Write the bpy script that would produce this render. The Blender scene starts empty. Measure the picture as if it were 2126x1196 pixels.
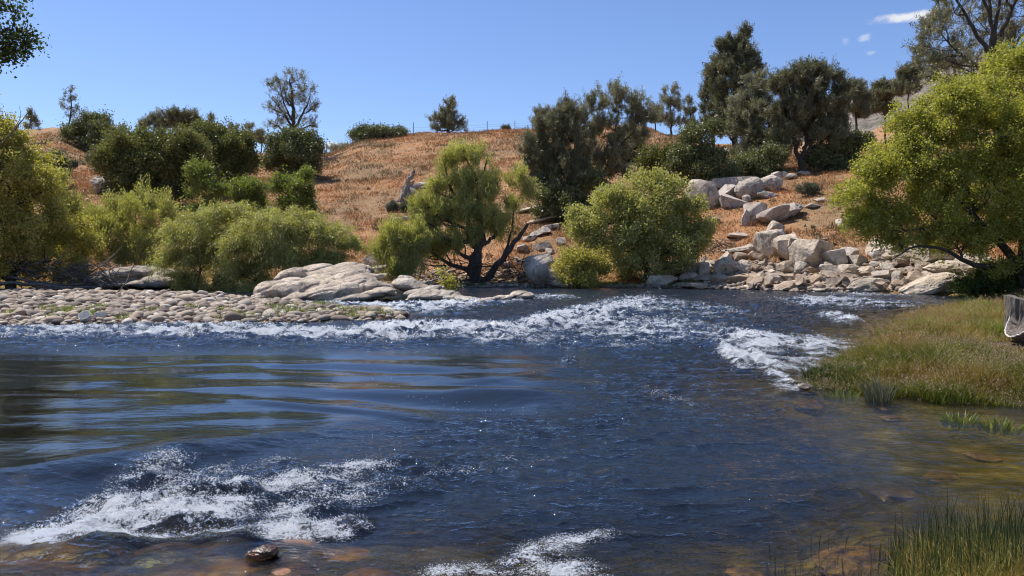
import bpy, bmesh, math, random
import numpy as np
from math import radians, sin, cos, pi, sqrt, atan

random.seed(7)
RNG = np.random.default_rng(11)
C = bpy.context.scene.collection
scn = bpy.context.scene

# ------------------------------------------------------------------ camera, world, sun, exposure
F = 1637.0; CX = 1063.0; CY = 598.0; CAM_Z = 2.2
PITCH = atan((598 - 520) / F)
cam_d = bpy.data.cameras.new('camera'); cam = bpy.data.objects.new('camera', cam_d); C.objects.link(cam)
cam.location = (0, 0, CAM_Z); cam.rotation_euler = (pi / 2 - PITCH, 0, 0)
cam_d.sensor_width = 36.0; cam_d.lens = F / 2126 * 36.0
cam_d.clip_start = 0.1; cam_d.clip_end = 20000
scn.camera = cam

SUN_AZ = radians(-55)      # measured from +Y, negative = to the left
SUN_EL = radians(60)
world = bpy.data.worlds.new('World'); scn.world = world; world.use_nodes = True
wn = world.node_tree; wn.nodes.clear()
def N(nt, typ, **kw):
    n = nt.nodes.new(typ)
    for k, v in kw.items():
        setattr(n, k, v)
    return n
wout = N(wn, 'ShaderNodeOutputWorld'); wbg = N(wn, 'ShaderNodeBackground')
sky = N(wn, 'ShaderNodeTexSky', sky_type='NISHITA'); sky.sun_disc = False
sky.sun_elevation = SUN_EL; sky.sun_rotation = SUN_AZ
sky.altitude = 600; sky.air_density = 1.0; sky.dust_density = 0.3; sky.ozone_density = 3.2
wbg.inputs['Strength'].default_value = 0.096
# small fair-weather clouds, fixed in direction
tc = N(wn, 'ShaderNodeTexCoord')
def cloud_mask(px, py, wx, wy, strength, scale, seed):
    """soft noisy spot round the sky direction of (px, py)"""
    u = -(py - CY) / F; d = np.array([(px - CX) / F, cos(PITCH) + u * sin(PITCH), -sin(PITCH) + u * cos(PITCH)])
    d /= np.linalg.norm(d)
    mp = N(wn, 'ShaderNodeMapping'); mp.vector_type = 'POINT'
    wn.links.new(tc.outputs['Generated'], mp.inputs['Vector'])
    mp.inputs['Location'].default_value = (-d[0] / wx, 0, -d[2] / wy)
    mp.inputs['Scale'].default_value = (1 / wx, 0, 1 / wy)
    ln = N(wn, 'ShaderNodeVectorMath', operation='LENGTH'); wn.links.new(mp.outputs['Vector'], ln.inputs[0])
    nz = N(wn, 'ShaderNodeTexNoise'); nz.inputs['Scale'].default_value = scale; nz.inputs['Detail'].default_value = 6
    nz.inputs['Roughness'].default_value = 0.62
    m2 = N(wn, 'ShaderNodeMapping'); m2.inputs['Scale'].default_value = (1, 1, 1.9); m2.inputs['Location'].default_value = (seed, seed, 0)
    wn.links.new(tc.outputs['Generated'], m2.inputs['Vector']); wn.links.new(m2.outputs['Vector'], nz.inputs['Vector'])
    a = N(wn, 'ShaderNodeMath', operation='SUBTRACT'); wn.links.new(nz.outputs['Fac'], a.inputs[0])
    b = N(wn, 'ShaderNodeMath', operation='MULTIPLY'); wn.links.new(ln.outputs['Value'], b.inputs[0]); b.inputs[1].default_value = 0.42
    wn.links.new(b.outputs[0], a.inputs[1])
    r = N(wn, 'ShaderNodeMapRange'); r.inputs['From Min'].default_value = 0.13; r.inputs['From Max'].default_value = 0.46
    r.inputs['To Max'].default_value = strength; r.interpolation_type = 'SMOOTHSTEP'
    wn.links.new(a.outputs[0], r.inputs['Value'])
    sx = N(wn, 'ShaderNodeSeparateXYZ'); wn.links.new(tc.outputs['Generated'], sx.inputs[0])
    gt = N(wn, 'ShaderNodeMath', operation='GREATER_THAN'); wn.links.new(sx.outputs['Y'], gt.inputs[0]); gt.inputs[1].default_value = 0
    ml = N(wn, 'ShaderNodeMath', operation='MULTIPLY'); wn.links.new(r.outputs['Result'], ml.inputs[0]); wn.links.new(gt.outputs[0], ml.inputs[1])
    return ml.outputs[0]
col = sky.outputs['Color']
hs = N(wn, 'ShaderNodeMix', data_type='RGBA', blend_type='MULTIPLY')   # camera white balance of the photograph
hs.inputs['Factor'].default_value = 1.0; hs.inputs['B'].default_value = (1.03, 1.08, 1.30, 1)
wn.links.new(col, hs.inputs['A']); col = hs.outputs['Result']; WB = hs
for args in [(1884, 36, .030, .0075, 1.0, 26, 3.3), (1792, 78, .009, .007, .45, 40, 1.2), (1808, 110, .007, .0035, .3, 40, 5.0),
             (1755, 84, .006, .007, .22, 40, 8.0), (696, 306, .022, .010, .95, 30, 6.1)]:
    m = cloud_mask(*args)
    mx = N(wn, 'ShaderNodeMix', data_type='RGBA'); wn.links.new(m, mx.inputs['Factor']); wn.links.new(col, mx.inputs['A'])
    mx.inputs['B'].default_value = (7.2, 7.4, 7.8, 1); col = mx.outputs['Result']
wn.links.new(col, wbg.inputs['Color']); wn.links.new(wbg.outputs[0], wout.inputs['Surface'])

sun_d = bpy.data.lights.new('sun', 'SUN'); sun = bpy.data.objects.new('sun', sun_d); C.objects.link(sun)
sun_d.energy = 5.0; sun_d.angle = radians(0.53); sun_d.color = (1.0, 0.955, 0.89)
sun.rotation_euler = (pi / 2 - SUN_EL, 0, -(SUN_AZ) + pi)   # set properly below
from mathutils import Vector, Matrix
SUN_DIR = Vector((sin(SUN_AZ) * cos(SUN_EL), cos(SUN_AZ) * cos(SUN_EL), sin(SUN_EL)))
sun.rotation_euler = (-SUN_DIR).to_track_quat('-Z', 'Y').to_euler()
scn.view_settings.view_transform = 'Standard'; scn.view_settings.look = 'None'
scn.view_settings.exposure = 0.28; scn.view_settings.gamma = 1.0
scn.render.engine = 'CYCLES'; scn.cycles.filter_width = 1.1
scn.cycles.max_bounces = 8; scn.cycles.transparent_max_bounces = 8
scn.cycles.diffuse_bounces = 3; scn.cycles.glossy_bounces = 3; scn.cycles.transmission_bounces = 3
scn.cycles.sample_clamp_indirect = 4.0; scn.cycles.caustics_reflective = False; scn.cycles.caustics_refractive = False

# ------------------------------------------------------------------ geometry of the view -> world
def ray(px, py):
    u = -(py - CY) / F
    return np.array([(px - CX) / F, cos(PITCH) + u * sin(PITCH), -sin(PITCH) + u * cos(PITCH)])
def P(px, py, Y):
    d = ray(px, py); t = Y / d[1]
    return np.array([d[0] * t, Y, CAM_Z + d[2] * t])
def G(px, py, z=0.0):
    d = ray(px, py); t = (z - CAM_Z) / d[2]
    return np.array([d[0] * t, d[1] * t, z])
def proj(x, y, z):
    """world -> photo pixel, vectorised (for placing features on the water and the banks)"""
    dz = z - CAM_Z
    dep = y * cos(PITCH) - dz * sin(PITCH)
    up = y * sin(PITCH) + dz * cos(PITCH)
    dep = np.maximum(dep, 0.3)
    return CX + F * x / dep, CY - F * up / dep

# ------------------------------------------------------------------ noise
_perm = np.arange(256); np.random.default_rng(5).shuffle(_perm); _perm = np.concatenate([_perm, _perm, _perm])
_g3 = np.random.default_rng(6).normal(size=(256, 3)); _g3 /= np.linalg.norm(_g3, axis=1)[:, None]
def noise3(p):
    p = np.asarray(p, float); i = np.floor(p).astype(int); f = p - i; i &= 255
    u = f * f * f * (f * (f * 6 - 15) + 10)
    out = 0
    for dx in (0, 1):
        for dy in (0, 1):
            for dz in (0, 1):
                h = _perm[_perm[_perm[i[..., 0] + dx] + i[..., 1] + dy] + i[..., 2] + dz]
                g = _g3[h]
                v = g[..., 0] * (f[..., 0] - dx) + g[..., 1] * (f[..., 1] - dy) + g[..., 2] * (f[..., 2] - dz)
                w = (u[..., 0] if dx else 1 - u[..., 0]) * (u[..., 1] if dy else 1 - u[..., 1]) * (u[..., 2] if dz else 1 - u[..., 2])
                out = out + v * w
    return out
def noise2(x, y, s=0.0):
    return noise3(np.stack([x, y, np.full_like(np.asarray(x, float), s + .37)], -1))
def fbm2(x, y, o=4, s=0.0, g=.5):
    a = 1; r = 0
    for k in range(o):
        r = r + a * noise2(x, y, s + 3.1 * k); x = x * 2.03 + 5.1; y = y * 2.03 - 3.7; a *= g
    return r
def fbm3(p, o=4, g=.5):
    a = 1; r = 0
    for k in range(o):
        r = r + a * noise3(p); p = p * 2.03 + 7.3; a *= g
    return r
def sstep(a, b, x):
    t = np.clip((x - a) / (b - a), 0, 1); return t * t * (3 - 2 * t)

def poly_sd(x, y, poly):
    """signed distance to a closed polygon, positive inside"""
    poly = np.asarray(poly)[:, :2]; d = np.full(x.shape, 1e9); ins = np.zeros(x.shape, bool)
    n = len(poly)
    for i in range(n):
        a = poly[i]; b = poly[(i + 1) % n]; e = b - a
        wx = x - a[0]; wy = y - a[1]
        t = np.clip((wx * e[0] + wy * e[1]) / (e @ e), 0, 1)
        d = np.minimum(d, (wx - e[0] * t) ** 2 + (wy - e[1] * t) ** 2)
        c = (a[1] > y) != (b[1] > y)
        with np.errstate(divide='ignore', invalid='ignore'):
            xi = (b[0] - a[0]) * (y - a[1]) / (b[1] - a[1] + 1e-12) + a[0]
        ins ^= c & (x < xi)
    return np.where(ins, 1, -1) * np.sqrt(d)

# ------------------------------------------------------------------ terrain height
SHORE = ([-1500, 0, 350, 900, 1150, 1350, 1480, 1700, 1900, 1990, 2126, 3500], [46, 46, 45.5, 47.5, 46.5, 45.8, 45, 41.8, 39.7, 38, 36, 34])
COLS = {
 -600: [(2, 570), (5, 540), (10, 500), (18, 450), (30, 400), (45, 360), (65, 320), (95, 285), (140, 290)],
 60:   [(2, 575), (5, 548), (10, 505), (18, 455), (30, 400), (45, 355), (65, 310), (88, 275), (110, 270), (140, 285)],
 125:  [(2, 578), (5, 552), (10, 510), (18, 455), (30, 403), (45, 352), (65, 308), (85, 272), (105, 267), (140, 285)],
 200:  [(2, 578), (5, 552), (10, 515), (18, 460), (30, 405), (45, 365), (65, 328), (85, 305), (105, 300), (140, 310)],
 400:  [(2, 580), (5, 555), (10, 515), (18, 470), (30, 430), (45, 388), (65, 348), (85, 326), (105, 320), (140, 326)],
 560:  [(2, 582), (5, 560), (10, 520), (18, 468), (30, 415), (45, 368), (65, 335), (85, 322), (105, 319), (140, 326)],
 680:  [(2, 580), (5, 560), (10, 520), (18, 470), (30, 418), (45, 365), (65, 325), (75, 319), (90, 322), (140, 332)],
 760:  [(2, 580), (5, 560), (10, 522), (18, 474), (30, 420), (45, 355), (62, 302), (70, 292), (85, 295), (140, 330)],
 900:  [(2, 585), (5, 565), (10, 525), (18, 475), (30, 410), (45, 342), (65, 288), (76, 277), (90, 282), (140, 330)],
 1050: [(2, 585), (5, 558), (10, 518), (18, 470), (30, 405), (45, 338), (65, 282), (77, 270), (90, 275), (140, 320)],
 1200: [(2, 585), (5, 556), (10, 512), (18, 462), (30, 395), (45, 330), (65, 278), (78, 264), (92, 268), (140, 310)],
 1320: [(2, 585), (5, 556), (10, 508), (18, 455), (30, 390), (45, 325), (62, 280), (76, 262), (90, 266), (140, 300)],
 1400: [(2, 585), (5, 553), (10, 505), (18, 450), (30, 388), (42, 335), (55, 300), (68, 283), (85, 288), (140, 300)],
 1500: [(2, 578), (5, 540), (10, 490), (18, 430), (28, 385), (40, 345), (52, 310), (60, 306), (85, 306), (140, 300)],
 1620: [(2, 572), (5, 530), (8, 500), (13, 462), (20, 412), (27, 372), (34, 356), (50, 345), (85, 322), (140, 300)],
 1760: [(2, 570), (5, 525), (8, 498), (13, 456), (20, 402), (27, 360), (34, 345), (50, 335), (85, 310), (140, 280)],
 1900: [(2, 575), (5, 532), (8, 505), (14, 460), (22, 412), (30, 370), (40, 348), (55, 330), (85, 290), (140, 240)],
 2126: [(2, 590), (5, 560), (9, 520), (16, 475), (25, 420), (35, 380), (50, 340), (70, 310), (100, 270), (140, 240)],
 2700: [(2, 590), (5, 560), (9, 520), (16, 475), (25, 420), (35, 380), (50, 340), (70, 310), (100, 270), (140, 240)],
}
_cp = np.array(sorted(COLS)); _dr = np.concatenate([np.linspace(0, 140, 281), [200, 400, 1000, 5000]])
_ZT = np.zeros((len(_cp), len(_dr)))
for _i, _p in enumerate(_cp):
    sh = np.interp(_p, *SHORE)
    dd = [0] + [a for a, b in COLS[_p]]
    zz = [0] + [P(_p, b, sh + a)[2] for a, b in COLS[_p]]
    z = np.interp(_dr, dd, zz)
    k = np.exp(-np.linspace(-2, 2, 13) ** 2); k /= k.sum()
    zs = np.convolve(np.pad(z[:281], 6, 'edge'), k, 'valid')
    w = sstep(1, 8, _dr[:281]); z[:281] = z[:281] * (1 - w) + zs * w
    z[281:] = z[280] + np.array([-3, -10, -14, -18])
    z[281:] = np.maximum(z[281:], 3)
    _ZT[_i] = z

BAR = [G(a, b) for a, b in [(-1500, 607), (0, 610), (330, 610), (430, 615), (540, 625), (640, 634), (760, 645), (838, 655), (825, 662), (700, 668), (560, 672), (400, 674), (160, 672), (0, 679), (-1500, 690)]]
SPIT = [G(a, b) for a, b in [(1715, 806), (1700, 796), (1752, 752), (1815, 712), (1858, 676), (1900, 655), (2000, 642), (2126, 634), (3400, 628), (3400, 866), (2126, 846), (1960, 840), (1840, 822), (1770, 812)]]
def T(x, y):
    x = np.asarray(x, float); y = np.asarray(y, float)
    yy = np.maximum(y, 8)
    px = np.clip(CX + F * x / yy, -1500, 3500)
    d = y - np.interp(px, *SHORE) + .5 * fbm2(x * .25, y * .25, 3, 2.0)
    ci = np.clip(np.searchsorted(_cp, px) - 1, 0, len(_cp) - 2)
    t = np.clip((px - _cp[ci]) / (_cp[ci + 1] - _cp[ci]), 0, 1); t = t * t * (3 - 2 * t)
    di = np.clip(np.searchsorted(_dr, d) - 1, 0, len(_dr) - 2)
    s = np.clip((d - _dr[di]) / (_dr[di + 1] - _dr[di]), 0, 1)
    z = (_ZT[ci, di] * (1 - s) + _ZT[ci, di + 1] * s) * (1 - t) + (_ZT[ci + 1, di] * (1 - s) + _ZT[ci + 1, di + 1] * s) * t
    w = sstep(2, 20, d)
    z = z + w * (.35 * fbm2(x * .12, y * .12, 4, 7.) + .12 * fbm2(x * .7, y * .7, 3, 9.)) + sstep(0, 3, d) * .1 * fbm2(x * 1.3, y * 1.3, 3, 1.)
    bed = -.62 + .16 * fbm2(x * .5, y * .5, 4, 4.) + .05 * fbm2(x * 2.7, y * 2.7, 2, 3.)
    # shallow shelf in the lower right
    bed = bed + .36 * sstep(2.2, 4.2, x) * (1 - sstep(11, 17, y))
    bed = bed + .52 * sstep(2.0, -.8, x + 0 * y) * (1 - sstep(5.9, 6.6, y)) * (y < 8)   # rock shelf in the near left corner
    z = np.where(d > 0, z, bed * (1 - np.exp(np.minimum(d, 0) / 1.2)))
    if np.any(y < 50):
        sb = poly_sd(x, y, BAR) + .5 * fbm2(x * .6, y * .6, 3, 21.)
        zb = np.where(sb > 0, .15 * (1 - np.exp(-sb / 1.2)) + .04 * fbm2(x * .8, y * .8, 3, 5.) * sstep(0, 2, sb), -.55 * (1 - np.exp(sb / 1.3)))
        ss = poly_sd(x, y, SPIT) + .35 * fbm2(x * .9, y * .9, 3, 31.)
        zs = np.where(ss > 0, .22 * (1 - np.exp(-ss / 1.0)), -.5 * (1 - np.exp(ss / 2.2)))
        z = np.maximum(z, np.maximum(zb, zs))
        # near bank
        ny = 4.75 + 1.0 * sstep(2.1, 3.2, x) + 5.5 * sstep(-7.0, -13.0, x) + .25 * fbm2(x * .8, y * .3, 2, 40.)
        e = ny - y
        zn = np.where(e > 0, .62 * (1 - np.exp(-e / 2.5)) + .05 * np.maximum(-y, 0), -.6 * (1 - np.exp(e / 2.0)))
        z = np.maximum(z, zn)
    return z
def T1(x, y): return float(T(np.array([x]), np.array([y]))[0])
_hp = np.linspace(-400, 2500, 1000); _hy = np.exp(np.linspace(math.log(9), math.log(260), 800))
_HP, _HY = np.meshgrid(_hp, _hy); _HZ = T((_HP - CX) / F * _HY, _HY); _HPY = proj((_HP - CX) / F * _HY, _HY, _HZ)[1]
def hit(px, py):
    """first point of the ground seen through a photo pixel"""
    i = int(np.clip(round((px + 400) / 2900 * 999), 0, 999)); k = np.nonzero(_HPY[:, i] <= py)[0]
    j = k[0] if len(k) else len(_hy) - 1
    Y = _hy[j]; return np.array([(px - CX) / F * Y, Y, _HZ[j, i]])

# ------------------------------------------------------------------ mesh helpers
def mesh_from(name, verts, faces, mat=None, smooth=False, attrs=None):
    """verts (n,3); faces (m,k) int array or list of such arrays; attrs: {name: (domain, values)}"""
    me = bpy.data.meshes.new(name)
    verts = np.asarray(verts, np.float32)
    fl = faces if isinstance(faces, list) else [faces]
    fl = [np.asarray(f, np.int32) for f in fl if len(f)]
    me.vertices.add(len(verts)); me.vertices.foreach_set('co', verts.ravel())
    li = np.concatenate([f.ravel() for f in fl]); tot = np.concatenate([np.full(len(f), f.shape[1], np.int32) for f in fl])
    st = np.concatenate([[0], np.cumsum(tot)[:-1]]).astype(np.int32)
    me.loops.add(len(li)); me.loops.foreach_set('vertex_index', li)
    me.polygons.add(len(tot)); me.polygons.foreach_set('loop_start', st)
    if smooth: me.polygons.foreach_set('use_smooth', np.ones(len(tot), bool))
    for k, (dom, v) in (attrs or {}).items():
        v = np.asarray(v, np.float32)
        a = me.attributes.new(k, 'FLOAT', dom)
        a.data.foreach_set('value', v)
    me.update(calc_edges=True); me.validate()
    if mat: me.materials.append(mat)
    return me
def link(name, me, parent=None, loc=None):
    o = bpy.data.objects.new(name, me); C.objects.link(o)
    if parent is not None: o.parent = parent
    if loc is not None: o.location = loc
    return o
def tag(o, label, cat, group=None, kind=None):
    if label: o['label'] = label
    if cat: o['category'] = cat
    if group: o['group'] = group
    if kind: o['kind'] = kind
    return o
def empty(name, loc, label, cat, group=None):
    o = bpy.data.objects.new(name, None); C.objects.link(o); o.location = loc
    o.empty_display_size = .3
    return tag(o, label, cat, group)
def rot_to(d):
    """unit vectors d (n,3) -> two perpendicular unit vectors"""
    r = np.where(np.abs(d[..., 2:3]) < .9, np.array([0, 0, 1.]), np.array([1., 0, 0]))
    a = np.cross(d, r); a /= np.linalg.norm(a, axis=-1, keepdims=True) + 1e-9
    return a, np.cross(d, a)
def unit(v): return v / (np.linalg.norm(v, axis=-1, keepdims=True) + 1e-9)
def tubes(pts, rad, sides=6):
    """pts (m,n,3), rad (m,n) -> verts, quads"""
    pts = np.asarray(pts, float); rad = np.asarray(rad, float); m, n, _ = pts.shape
    tg = np.gradient(pts, axis=1); tg = unit(tg)
    a, b = rot_to(unit(tg.mean(1, keepdims=True) + 0 * tg))
    a = unit(a - tg * (a * tg).sum(-1, keepdims=True)); b = np.cross(tg, a)
    th = np.arange(sides) / sides * 2 * pi
    v = pts[:, :, None, :] + rad[:, :, None, None] * (a[:, :, None, :] * np.cos(th)[None, None, :, None] + b[:, :, None, :] * np.sin(th)[None, None, :, None])
    idx = np.arange(m * n * sides).reshape(m, n, sides)
    q = np.stack([idx[:, :-1, :], np.roll(idx[:, :-1, :], -1, 2), np.roll(idx[:, 1:, :], -1, 2), idx[:, 1:, :]], -1).reshape(-1, 4)
    cap = idx[:, -1, :][:, ::1]
    return v.reshape(-1, 3), q
def merge(parts):
    vs, fs, o = [], [], 0
    for v, f in parts:
        if len(v) == 0: continue
        vs.append(v); fs.append(np.asarray(f) + o); o += len(v)
    return np.concatenate(vs), fs
def spline(pts, n):
    """resample a polyline smoothly (Catmull-Rom) to n points; each row may hold extra columns (radius)"""
    p = np.asarray(pts, float); m = len(p)
    if m == 2:
        t = np.linspace(0, 1, n)[:, None]; return p[0] * (1 - t) + p[1] * t
    q = np.vstack([2 * p[0] - p[1], p, 2 * p[-1] - p[-2]])
    u = np.linspace(0, m - 1 - 1e-6, n); i = u.astype(int); t = (u - i)[:, None]
    a, b, c, d = q[i], q[i + 1], q[i + 2], q[i + 3]
    return .5 * ((2 * b) + (c - a) * t + (2 * a - 5 * b + 4 * c - d) * t ** 2 + (3 * b - a - 3 * c + d) * t ** 3)
def ico(level):
    bm = bmesh.new(); bmesh.ops.create_icosphere(bm, subdivisions=level, radius=1)
    v = np.array([x.co[:] for x in bm.verts]); f = np.array([[y.index for y in x.verts] for x in bm.faces]); bm.free()
    return v, f
ICO = {k: ico(k) for k in (1, 2, 3, 4, 5, 6)}

# ------------------------------------------------------------------ materials
def new_mat(name):
    m = bpy.data.materials.new(name); m.use_nodes = True; nt = m.node_tree; nt.nodes.clear()
    out = N(nt, 'ShaderNodeOutputMaterial'); return m, nt, out
def ramp(nt, src, stops):
    r = N(nt, 'ShaderNodeValToRGB'); nt.links.new(src, r.inputs['Fac'])
    e = r.color_ramp.elements
    while len(e) < len(stops): e.new(.5)
    for i, (p, c) in enumerate(stops):
        e[i].position = p; e[i].color = (*c, 1)
    return r.outputs['Color']
def noise_node(nt, vec, scale, detail=5, rough=.55, dist=0, loc=None, sc=None):
    n = N(nt, 'ShaderNodeTexNoise'); n.inputs['Scale'].default_value = scale; n.inputs['Detail'].default_value = detail
    n.inputs['Roughness'].default_value = rough; n.inputs['Distortion'].default_value = dist
    if loc or sc:
        mp = N(nt, 'ShaderNodeMapping'); nt.links.new(vec, mp.inputs['Vector'])
        if loc: mp.inputs['Location'].default_value = loc
        if sc: mp.inputs['Scale'].default_value = sc
        vec = mp.outputs['Vector']
    nt.links.new(vec, n.inputs['Vector']); return n.outputs['Fac']
def mixc(nt, fac, a, b, blend='MIX'):
    m = N(nt, 'ShaderNodeMix', data_type='RGBA', blend_type=blend)
    for k, v in (('Factor', fac), ('A', a), ('B', b)):
        if isinstance(v, (int, float)): m.inputs[k].default_value = v
        elif isinstance(v, tuple): m.inputs[k].default_value = (*v, 1)
        else: nt.links.new(v, m.inputs[k])
    return m.outputs['Result']
def maprange(nt, src, a, b, c=0, d=1, smooth=False):
    r = N(nt, 'ShaderNodeMapRange'); nt.links.new(src, r.inputs['Value'])
    for k, v in (('From Min', a), ('From Max', b), ('To Min', c), ('To Max', d)): r.inputs[k].default_value = v
    if smooth: r.interpolation_type = 'SMOOTHSTEP'
    return r.outputs['Result']
def math_(nt, op, a, b=None):
    m = N(nt, 'ShaderNodeMath', operation=op)
    for i, v in enumerate((a, b)):
        if v is None: continue
        if isinstance(v, (int, float)): m.inputs[i].default_value = v
        else: nt.links.new(v, m.inputs[i])
    return m.outputs[0]
def bump(nt, h, strength, dist, normal=None):
    b = N(nt, 'ShaderNodeBump'); b.inputs['Strength'].default_value = strength; b.inputs['Distance'].default_value = dist
    nt.links.new(h, b.inputs['Height'])
    if normal is not None: nt.links.new(normal, b.inputs['Normal'])
    return b.outputs['Normal']
def attr(nt, name):
    a = N(nt, 'ShaderNodeAttribute'); a.attribute_name = name; return a.outputs['Fac']
def coord(nt, which='Object'):
    return N(nt, 'ShaderNodeTexCoord').outputs[which]
def wpos(nt):
    return N(nt, 'ShaderNodeNewGeometry').outputs['Position']

def leaf_mat(name, stops, trans=.42, tcol=(1.25, 1.35, .55), rough=.45):
    m, nt, out = new_mat(name)
    c = ramp(nt, attr(nt, 'tint'), stops)
    p = N(nt, 'ShaderNodeBsdfPrincipled'); p.inputs['Roughness'].default_value = rough
    p.inputs['Specular IOR Level'].default_value = .35
    nt.links.new(c, p.inputs['Base Color'])
    t = N(nt, 'ShaderNodeBsdfTranslucent'); tc_ = mixc(nt, 1.0, c, tcol, 'MULTIPLY'); nt.links.new(tc_, t.inputs['Color'])
    mx = N(nt, 'ShaderNodeMixShader'); mx.inputs[0].default_value = trans
    nt.links.new(p.outputs[0], mx.inputs[1]); nt.links.new(t.outputs[0], mx.inputs[2]); nt.links.new(mx.outputs[0], out.inputs['Surface'])
    return m
def bark_mat(name, a, b, scale=6):
    m, nt, out = new_mat(name); v = coord(nt)
    f = noise_node(nt, v, scale, 5, .65, sc=(1, 1, .25)); c = ramp(nt, f, [(.3, a), (.7, b)])
    p = N(nt, 'ShaderNodeBsdfPrincipled'); p.inputs['Roughness'].default_value = .95; nt.links.new(c, p.inputs['Base Color'])
    nt.links.new(bump(nt, f, .8, .03), p.inputs['Normal']); nt.links.new(p.outputs[0], out.inputs['Surface']); return m
def rock_mat(name, dark, mid, light, stain=.5, scale=1.0, wet=True, tintattr=False, layer=None):
    m, nt, out = new_mat(name); v = coord(nt)
    oi = N(nt, 'ShaderNodeObjectInfo').outputs['Random']
    rnd = attr(nt, 'tint') if tintattr else oi
    add = N(nt, 'ShaderNodeVectorMath', operation='ADD'); nt.links.new(v, add.inputs[0])
    cb = N(nt, 'ShaderNodeCombineXYZ'); k = math_(nt, 'MULTIPLY', rnd, 37.0)
    for i in range(3): nt.links.new(k, cb.inputs[i])
    nt.links.new(cb.outputs[0], add.inputs[1]); v = add.outputs[0]
    big = noise_node(nt, v, 1.1 * scale, 6, .6, .4); fine = noise_node(nt, v, 22 * scale, 4, .7)
    c = ramp(nt, big, [(.28, dark), (.45, mid), (.68, light)])
    c = mixc(nt, .55, c, ramp(nt, fine, [(.3, (.45, .42, .40)), (.5, (.95, .95, .95)), (.7, (1.15, 1.12, 1.1))]), 'MULTIPLY')
    tone = ramp(nt, rnd, [(0, (.78, .76, .76)), (.35, (1, .97, .93)), (.7, (1.08, 1.0, .9)), (1, (.9, .9, .95))])
    c = mixc(nt, 1.0, c, tone, 'MULTIPLY')
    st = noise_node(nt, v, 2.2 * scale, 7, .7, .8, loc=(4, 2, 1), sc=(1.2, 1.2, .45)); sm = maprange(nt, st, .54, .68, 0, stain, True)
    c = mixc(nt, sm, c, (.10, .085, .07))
    h = math_(nt, 'ADD', big, math_(nt, 'MULTIPLY', fine, .12))
    if layer:
        w = N(nt, 'ShaderNodeTexWave', wave_type='BANDS', bands_direction='Z'); w.inputs['Scale'].default_value = layer; w.inputs['Distortion'].default_value = 9
        w.inputs['Detail'].default_value = 4; w.inputs['Detail Scale'].default_value = 1.2; w.inputs['Detail Roughness'].default_value = .6
        mp = N(nt, 'ShaderNodeMapping'); mp.inputs['Rotation'].default_value = (.15, .28, 0); nt.links.new(v, mp.inputs['Vector']); nt.links.new(mp.outputs[0], w.inputs['Vector'])
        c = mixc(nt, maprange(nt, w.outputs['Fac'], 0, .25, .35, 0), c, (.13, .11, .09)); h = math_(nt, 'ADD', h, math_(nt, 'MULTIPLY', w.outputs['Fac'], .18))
    cr = N(nt, 'ShaderNodeTexVoronoi', feature='DISTANCE_TO_EDGE'); cr.inputs['Scale'].default_value = 1.3 * scale
    wv = N(nt, 'ShaderNodeVectorMath', operation='ADD'); nz = N(nt, 'ShaderNodeTexNoise'); nz.inputs['Scale'].default_value = 2.5 * scale; nz.inputs['Detail'].default_value = 4
    nt.links.new(v, nz.inputs['Vector']); nt.links.new(nz.outputs['Color'], wv.inputs[0]); nt.links.new(v, wv.inputs[1]); nt.links.new(wv.outputs[0], cr.inputs['Vector'])
    crk = maprange(nt, cr.outputs['Distance'], 0.0, .025, 0, 1)
    c = mixc(nt, math_(nt, 'MULTIPLY', math_(nt, 'SUBTRACT', 1.0, crk), .28), c, (.06, .05, .045))
    h = math_(nt, 'ADD', h, math_(nt, 'MULTIPLY', crk, .12))
    p = N(nt, 'ShaderNodeBsdfPrincipled'); rough = .88
    if wet:
        sp = N(nt, 'ShaderNodeSeparateXYZ'); nt.links.new(wpos(nt), sp.inputs[0])
        zz = math_(nt, 'ADD', sp.outputs['Z'], maprange(nt, big, .3, .7, -.12, .12))
        wf = maprange(nt, zz, .04, .16, 1, 0, True)
        c = mixc(nt, wf, c, mixc(nt, 1.0, c, (.30, .27, .24), 'MULTIPLY'))
        nt.links.new(maprange(nt, wf, 0, 1, .88, .35), p.inputs['Roughness'])
    else: p.inputs['Roughness'].default_value = rough
    nt.links.new(c, p.inputs['Base Color']); nt.links.new(bump(nt, h, 1.0, .16 / scale), p.inputs['Normal'])
    nt.links.new(p.outputs[0], out.inputs['Surface']); return m

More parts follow.
